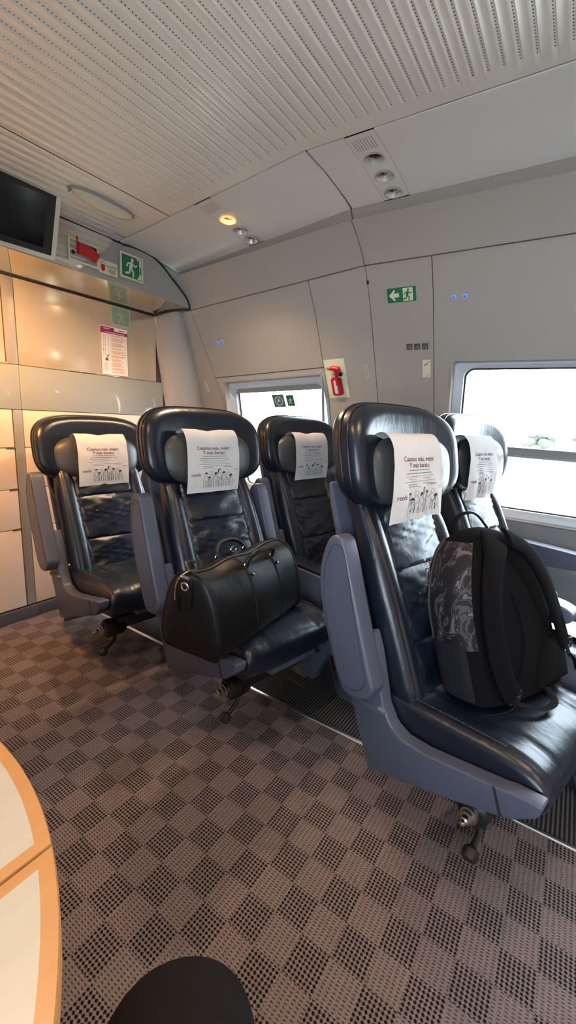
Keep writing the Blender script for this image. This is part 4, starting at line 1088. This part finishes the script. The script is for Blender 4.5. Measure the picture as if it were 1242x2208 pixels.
for st_, pts in ((ls, [(-.105, .035), (-.103, .0)]), (rs_, [(.205, .115), (.222, .07)])):
    o = strap('strap_webbing', pts, .028, .005, M['webbing'], .01); o.parent = st_
def buckle(x, t, par):
    p = front(x, t, .010); mb = MB()
    for a, b in ((-.020, -.006), (-.020, .012), (-.020, .028)): mb.tube([p+Vector((a, 0, b)), p+Vector((-a, 0, b))], .0032, 6)
    for a in (-.020, .020): mb.tube([p+Vector((a, 0, -.006)), p+Vector((a, 0, .028))], .0032, 6)
    mb.build('buckle', M['black'], par)
buckle(-.104, .012, ls); buckle(.222, .095, rs_)
for pts in ([(-.02, .30), (.0, .22), (-.01, .14), (-.05, .07), (-.08, .05)], [(.02, .012), (.05, .09), (.10, .145), (.16, .155), (.20, .12)], [(-.03, .44), (.03, .38), (.09, .26), (.12, .18)]):
    MB().tube([front(p.x, p.y, .001) for p in catmull([(a, b, 0) for a, b in pts], 8)], .0026, 6).build('padding_seam', M['fabric'], bp)
# lumbar pad
mbp = MB(); c_ = [(p.x, p.y) for p in catmull([(.03, .014, 0), (.055, .09, 0), (.10, .138, 0), (.155, .146, 0), (.193, .115, 0), (.196, .06, 0), (.190, .014, 0)], 5)]
cx_, cy_ = .12, .06
mbp.grid([[front(cx_+(x-cx_)*k, cy_+(y-cy_)*k, o_) for x, y in c_] for k, o_ in ((1, -.002), (.96, .006), (.85, .012), (.5, .016), (.02, .017))], cu=True)
mbp.build('lumbar_pad', M['mesh'], bp, angle=60)
MB().tube(catmull([BP(-.06, .03, .462), BP(-.05, .02, .515), BP(-.01, .01, .535), BP(.03, .0, .525), BP(.055, -.02, .465)], 6), .010, 8, flat=.35).build('carry_handle', M['webbing'], bp)
MB().tube(catmull([front(-.105, .0, .012), front(-.16, .02, .03)+Vector((0, 0, -.02)), front(-.24, .0, .02)], 5), .0022, 6).build('loose_cord', M['webbing'], bp)
MB().tube(catmull([front(-.10, .008, .012), front(-.05, -.005, .050), front(.02, -.006, .045), front(.045, .015, .010)], 6), .010, 8, flat=.2).build('webbing_loop', M['webbing'], bp)
MB().tube(catmull([front(.222, .075, .012), front(.245, .045, .02), front(.25, .01, .02)], 5), .012, 8, flat=.25).build('webbing_tail', M['webbing'], bp)
tag(bp, 'black backpack with camouflage side pocket propped on the nearest seat', 'backpack')

# ------------------------------------------------------------------ folding table
tt = empty('folding_table', (-.40, .62, 0)); TR = .624
def leaf(ya, yb, name):
    def outline(y0, y1, rr):
        a0 = math.asin(max(-1, min(1, (y0-.62)/rr))); a1 = math.asin(max(-1, min(1, (y1-.62)/rr)))
        arc = [(rr*cos(a), rr*sin(a)) for a in lin(a0, a1, 28)]
        return arc+[(-p[0], p[1]) for p in reversed(arc)]
    edge = outline(ya, yb, TR); inn = outline(ya+.013, yb-.013, TR-.0165)
    e = MB(); n = len(edge)
    e.grid([[(x, y, .690) for x, y in inn], [(x, y, .690) for x, y in edge], [(x, y, .715) for x, y in edge], [(x*.997, y*.997 if abs(y) > .3 else y, .720) for x, y in edge], [(x, y, .7203) for x, y in inn]], cu=True)
    o = e.build(name, M['beech'], tt, bevel=0)
    MB().prism(inn, lambda a, b, h: (a, b, h), .690, .7202).build('maple_inlay', M['maple'], o)
leaf(.0, .410, 'table_leaf'); leaf(.4145, .826, 'table_leaf'); leaf(.830, 1.235, 'table_leaf')
MB().lathe([(.22, 0), (.22, .012), (.06, .03), (.045, .06), (.045, .64), (.10, .66), (.28, .688)], 32).build('pedestal', M['steel'], tt)
tag(tt, 'pale maple folding table with orange beech edge left of the aisle', 'table')

# ------------------------------------------------------------------ person: only the lap is in view
pr = empty('person', (-.12, -.08, 0))
def skin(name, joints, edges, m, parent, root=0, lev=3):
    me = bpy.data.meshes.new(name); me.from_pydata([j[0] for j in joints], edges, []); me.materials.append(m)
    o = bpy.data.objects.new(name, me); COL.objects.link(o)
    md = o.modifiers.new('s', 'SKIN'); md.use_smooth_shade = True
    for i, j in enumerate(joints):
        sv = me.skin_vertices[0].data[i]; r_2 = j[1]; sv.radius = r_2 if isinstance(r_2, tuple) else (r_2, r_2); sv.use_root = (i == root)
    s2 = o.modifiers.new('u', 'SUBSURF'); s2.levels = lev; s2.render_levels = lev
    o.parent = parent; o.location = -Vector(parent.location); return o
J = [((-.20, -.10, .52), .13), ((-.13, -.075, .53), .095), ((.0, .05, .55), .095), ((.13, .155, .56), .092), ((.200, .228, .560), .096), ((.240, .256, .515), .084), ((.245, .248, .41), .066), ((.235, .235, .28), .060), ((.225, .228, .13), .048),
     ((-.26, .03, .53), .095), ((-.18, .22, .545), .088), ((-.10, .40, .535), .078), ((-.075, .455, .505), .066), ((-.06, .475, .44), .058), ((-.06, .475, .28), .060), ((-.065, .465, .13), .048), ((-.27, -.13, .64), .13)]
Ed = [(0, 1), (1, 2), (2, 3), (3, 4), (4, 5), (5, 6), (6, 7), (7, 8), (0, 9), (9, 10), (10, 11), (11, 12), (12, 13), (13, 14), (14, 15), (0, 16)]
skin('legs', J, Ed, M['trouser'], pr)
for (ax_, ay_), (ux, uy) in (((.225, .228), (.75, .66)), ((-.065, .465), (.4, .9))):
    d = Vector((ux, uy, 0)).normalized(); s_ = Vector((-d.y, d.x, 0)); o_ = Vector((ax_, ay_, 0))-Vector(pr.location); rg = []
    for t, w, h in ((-.075, .012, .03), (-.07, .030, .07), (-.03, .038, .105), (.02, .040, .10), (.08, .045, .075), (.14, .048, .055), (.185, .036, .045), (.20, .010, .025)):
        rg.append([o_+d*t+s_*w*cos(q)+Vector((0, 0, h*.5+h*.5*sin(q))) for q in [2*PI*j/16 for j in range(16)]])
    MB().loft(rg).build('shoe', M['shoe'], pr)
tag(pr, 'seated person in black trousers, one knee at bottom of view', 'person')

# ------------------------------------------------------------------ outside
gm = MB().grid([[(x, y, -1.3-.0*x) for x in (3.2, 20, 80, 200)] for y in (-160, -30, 30, 160)]); gm.build('ground', M['ground'])['kind'] = 'structure'
rnd = random.Random(8)
for i, (x, y, h) in enumerate(((70, 4.0, 2.4), (78, -1.5, 2.9), (86, -8.0, 3.6))):
    t = empty('distant_tree', (x, y, -1.3))
    MB().lathe([(.35, 0), (.25, h*.35), (.1, h*.6)], 8).build('trunk', M['bark'], t)
    cr = MB()
    for k in range(26):
        a = rnd.uniform(0, 6.28); q = rnd.uniform(0, 1); c = (2.4*q*cos(a), 2.4*q*sin(a), h*rnd.uniform(.45, .95)); s = rnd.uniform(.5, 1.1)
        cr.lathe([(s*.1, -s*.8), (s*.8, -s*.4), (s, 0), (s*.75, s*.5), (s*.1, s*.8)], 8, c)
    cr.build('crown', M['foliage'], t)
    tag(t, ('leftmost pale distant tree on the horizon outside the large window', 'middle pale distant tree on the horizon outside the large window', 'rightmost pale distant tree on the horizon outside the large window')[i], 'tree', 'distant trees outside')

# ------------------------------------------------------------------ light
w = bpy.data.worlds.new('sky'); bpy.context.scene.world = w; w.use_nodes = True; nt = w.node_tree; bg = nt.nodes['Background']
bg.inputs[0].default_value = (.72, .87, 1.0, 1); bg.inputs[1].default_value = 15.0
def spot(x, y, z, tx, ty, tz, energy, col, ang=120, blend=.6, rad=.03):
    l = bpy.data.lights.new('warm_spot', 'SPOT'); l.energy = energy; l.color = col; l.spot_size = math.radians(ang); l.spot_blend = blend; l.shadow_soft_size = rad
    o = bpy.data.objects.new('warm_spot', l); COL.objects.link(o); o.location = (x, y, z)
    o.rotation_euler = (Vector((tx, ty, tz))-Vector((x, y, z))).to_track_quat('-Z', 'Y').to_euler(); return o
WARM = (1, .68, .42)
spot(1.706, 1.562, 2.075, 1.4, 1.5, 0, 55, WARM, 140)
for x, y in ((1.0, -.1), (.5, -.9), (.3, .9)): spot(x, y, 2.14, x, y, 0, 26, WARM)
spot(.60, 1.93, 1.70, .88, 2.45, 1.2, 75, (1, .46, .13), 130, .9)  # added spot, stands in for the orange glow from behind the panels
sc = bpy.context.scene
sc.view_settings.view_transform = 'Standard'; sc.view_settings.look = 'None'; sc.view_settings.gamma = 1; sc.view_settings.use_curve_mapping = False
sc.view_settings.exposure = 0.12
sc.cycles.max_bounces = 10; sc.cycles.diffuse_bounces = 6; sc.cycles.glossy_bounces = 5; sc.cycles.transparent_max_bounces = 12
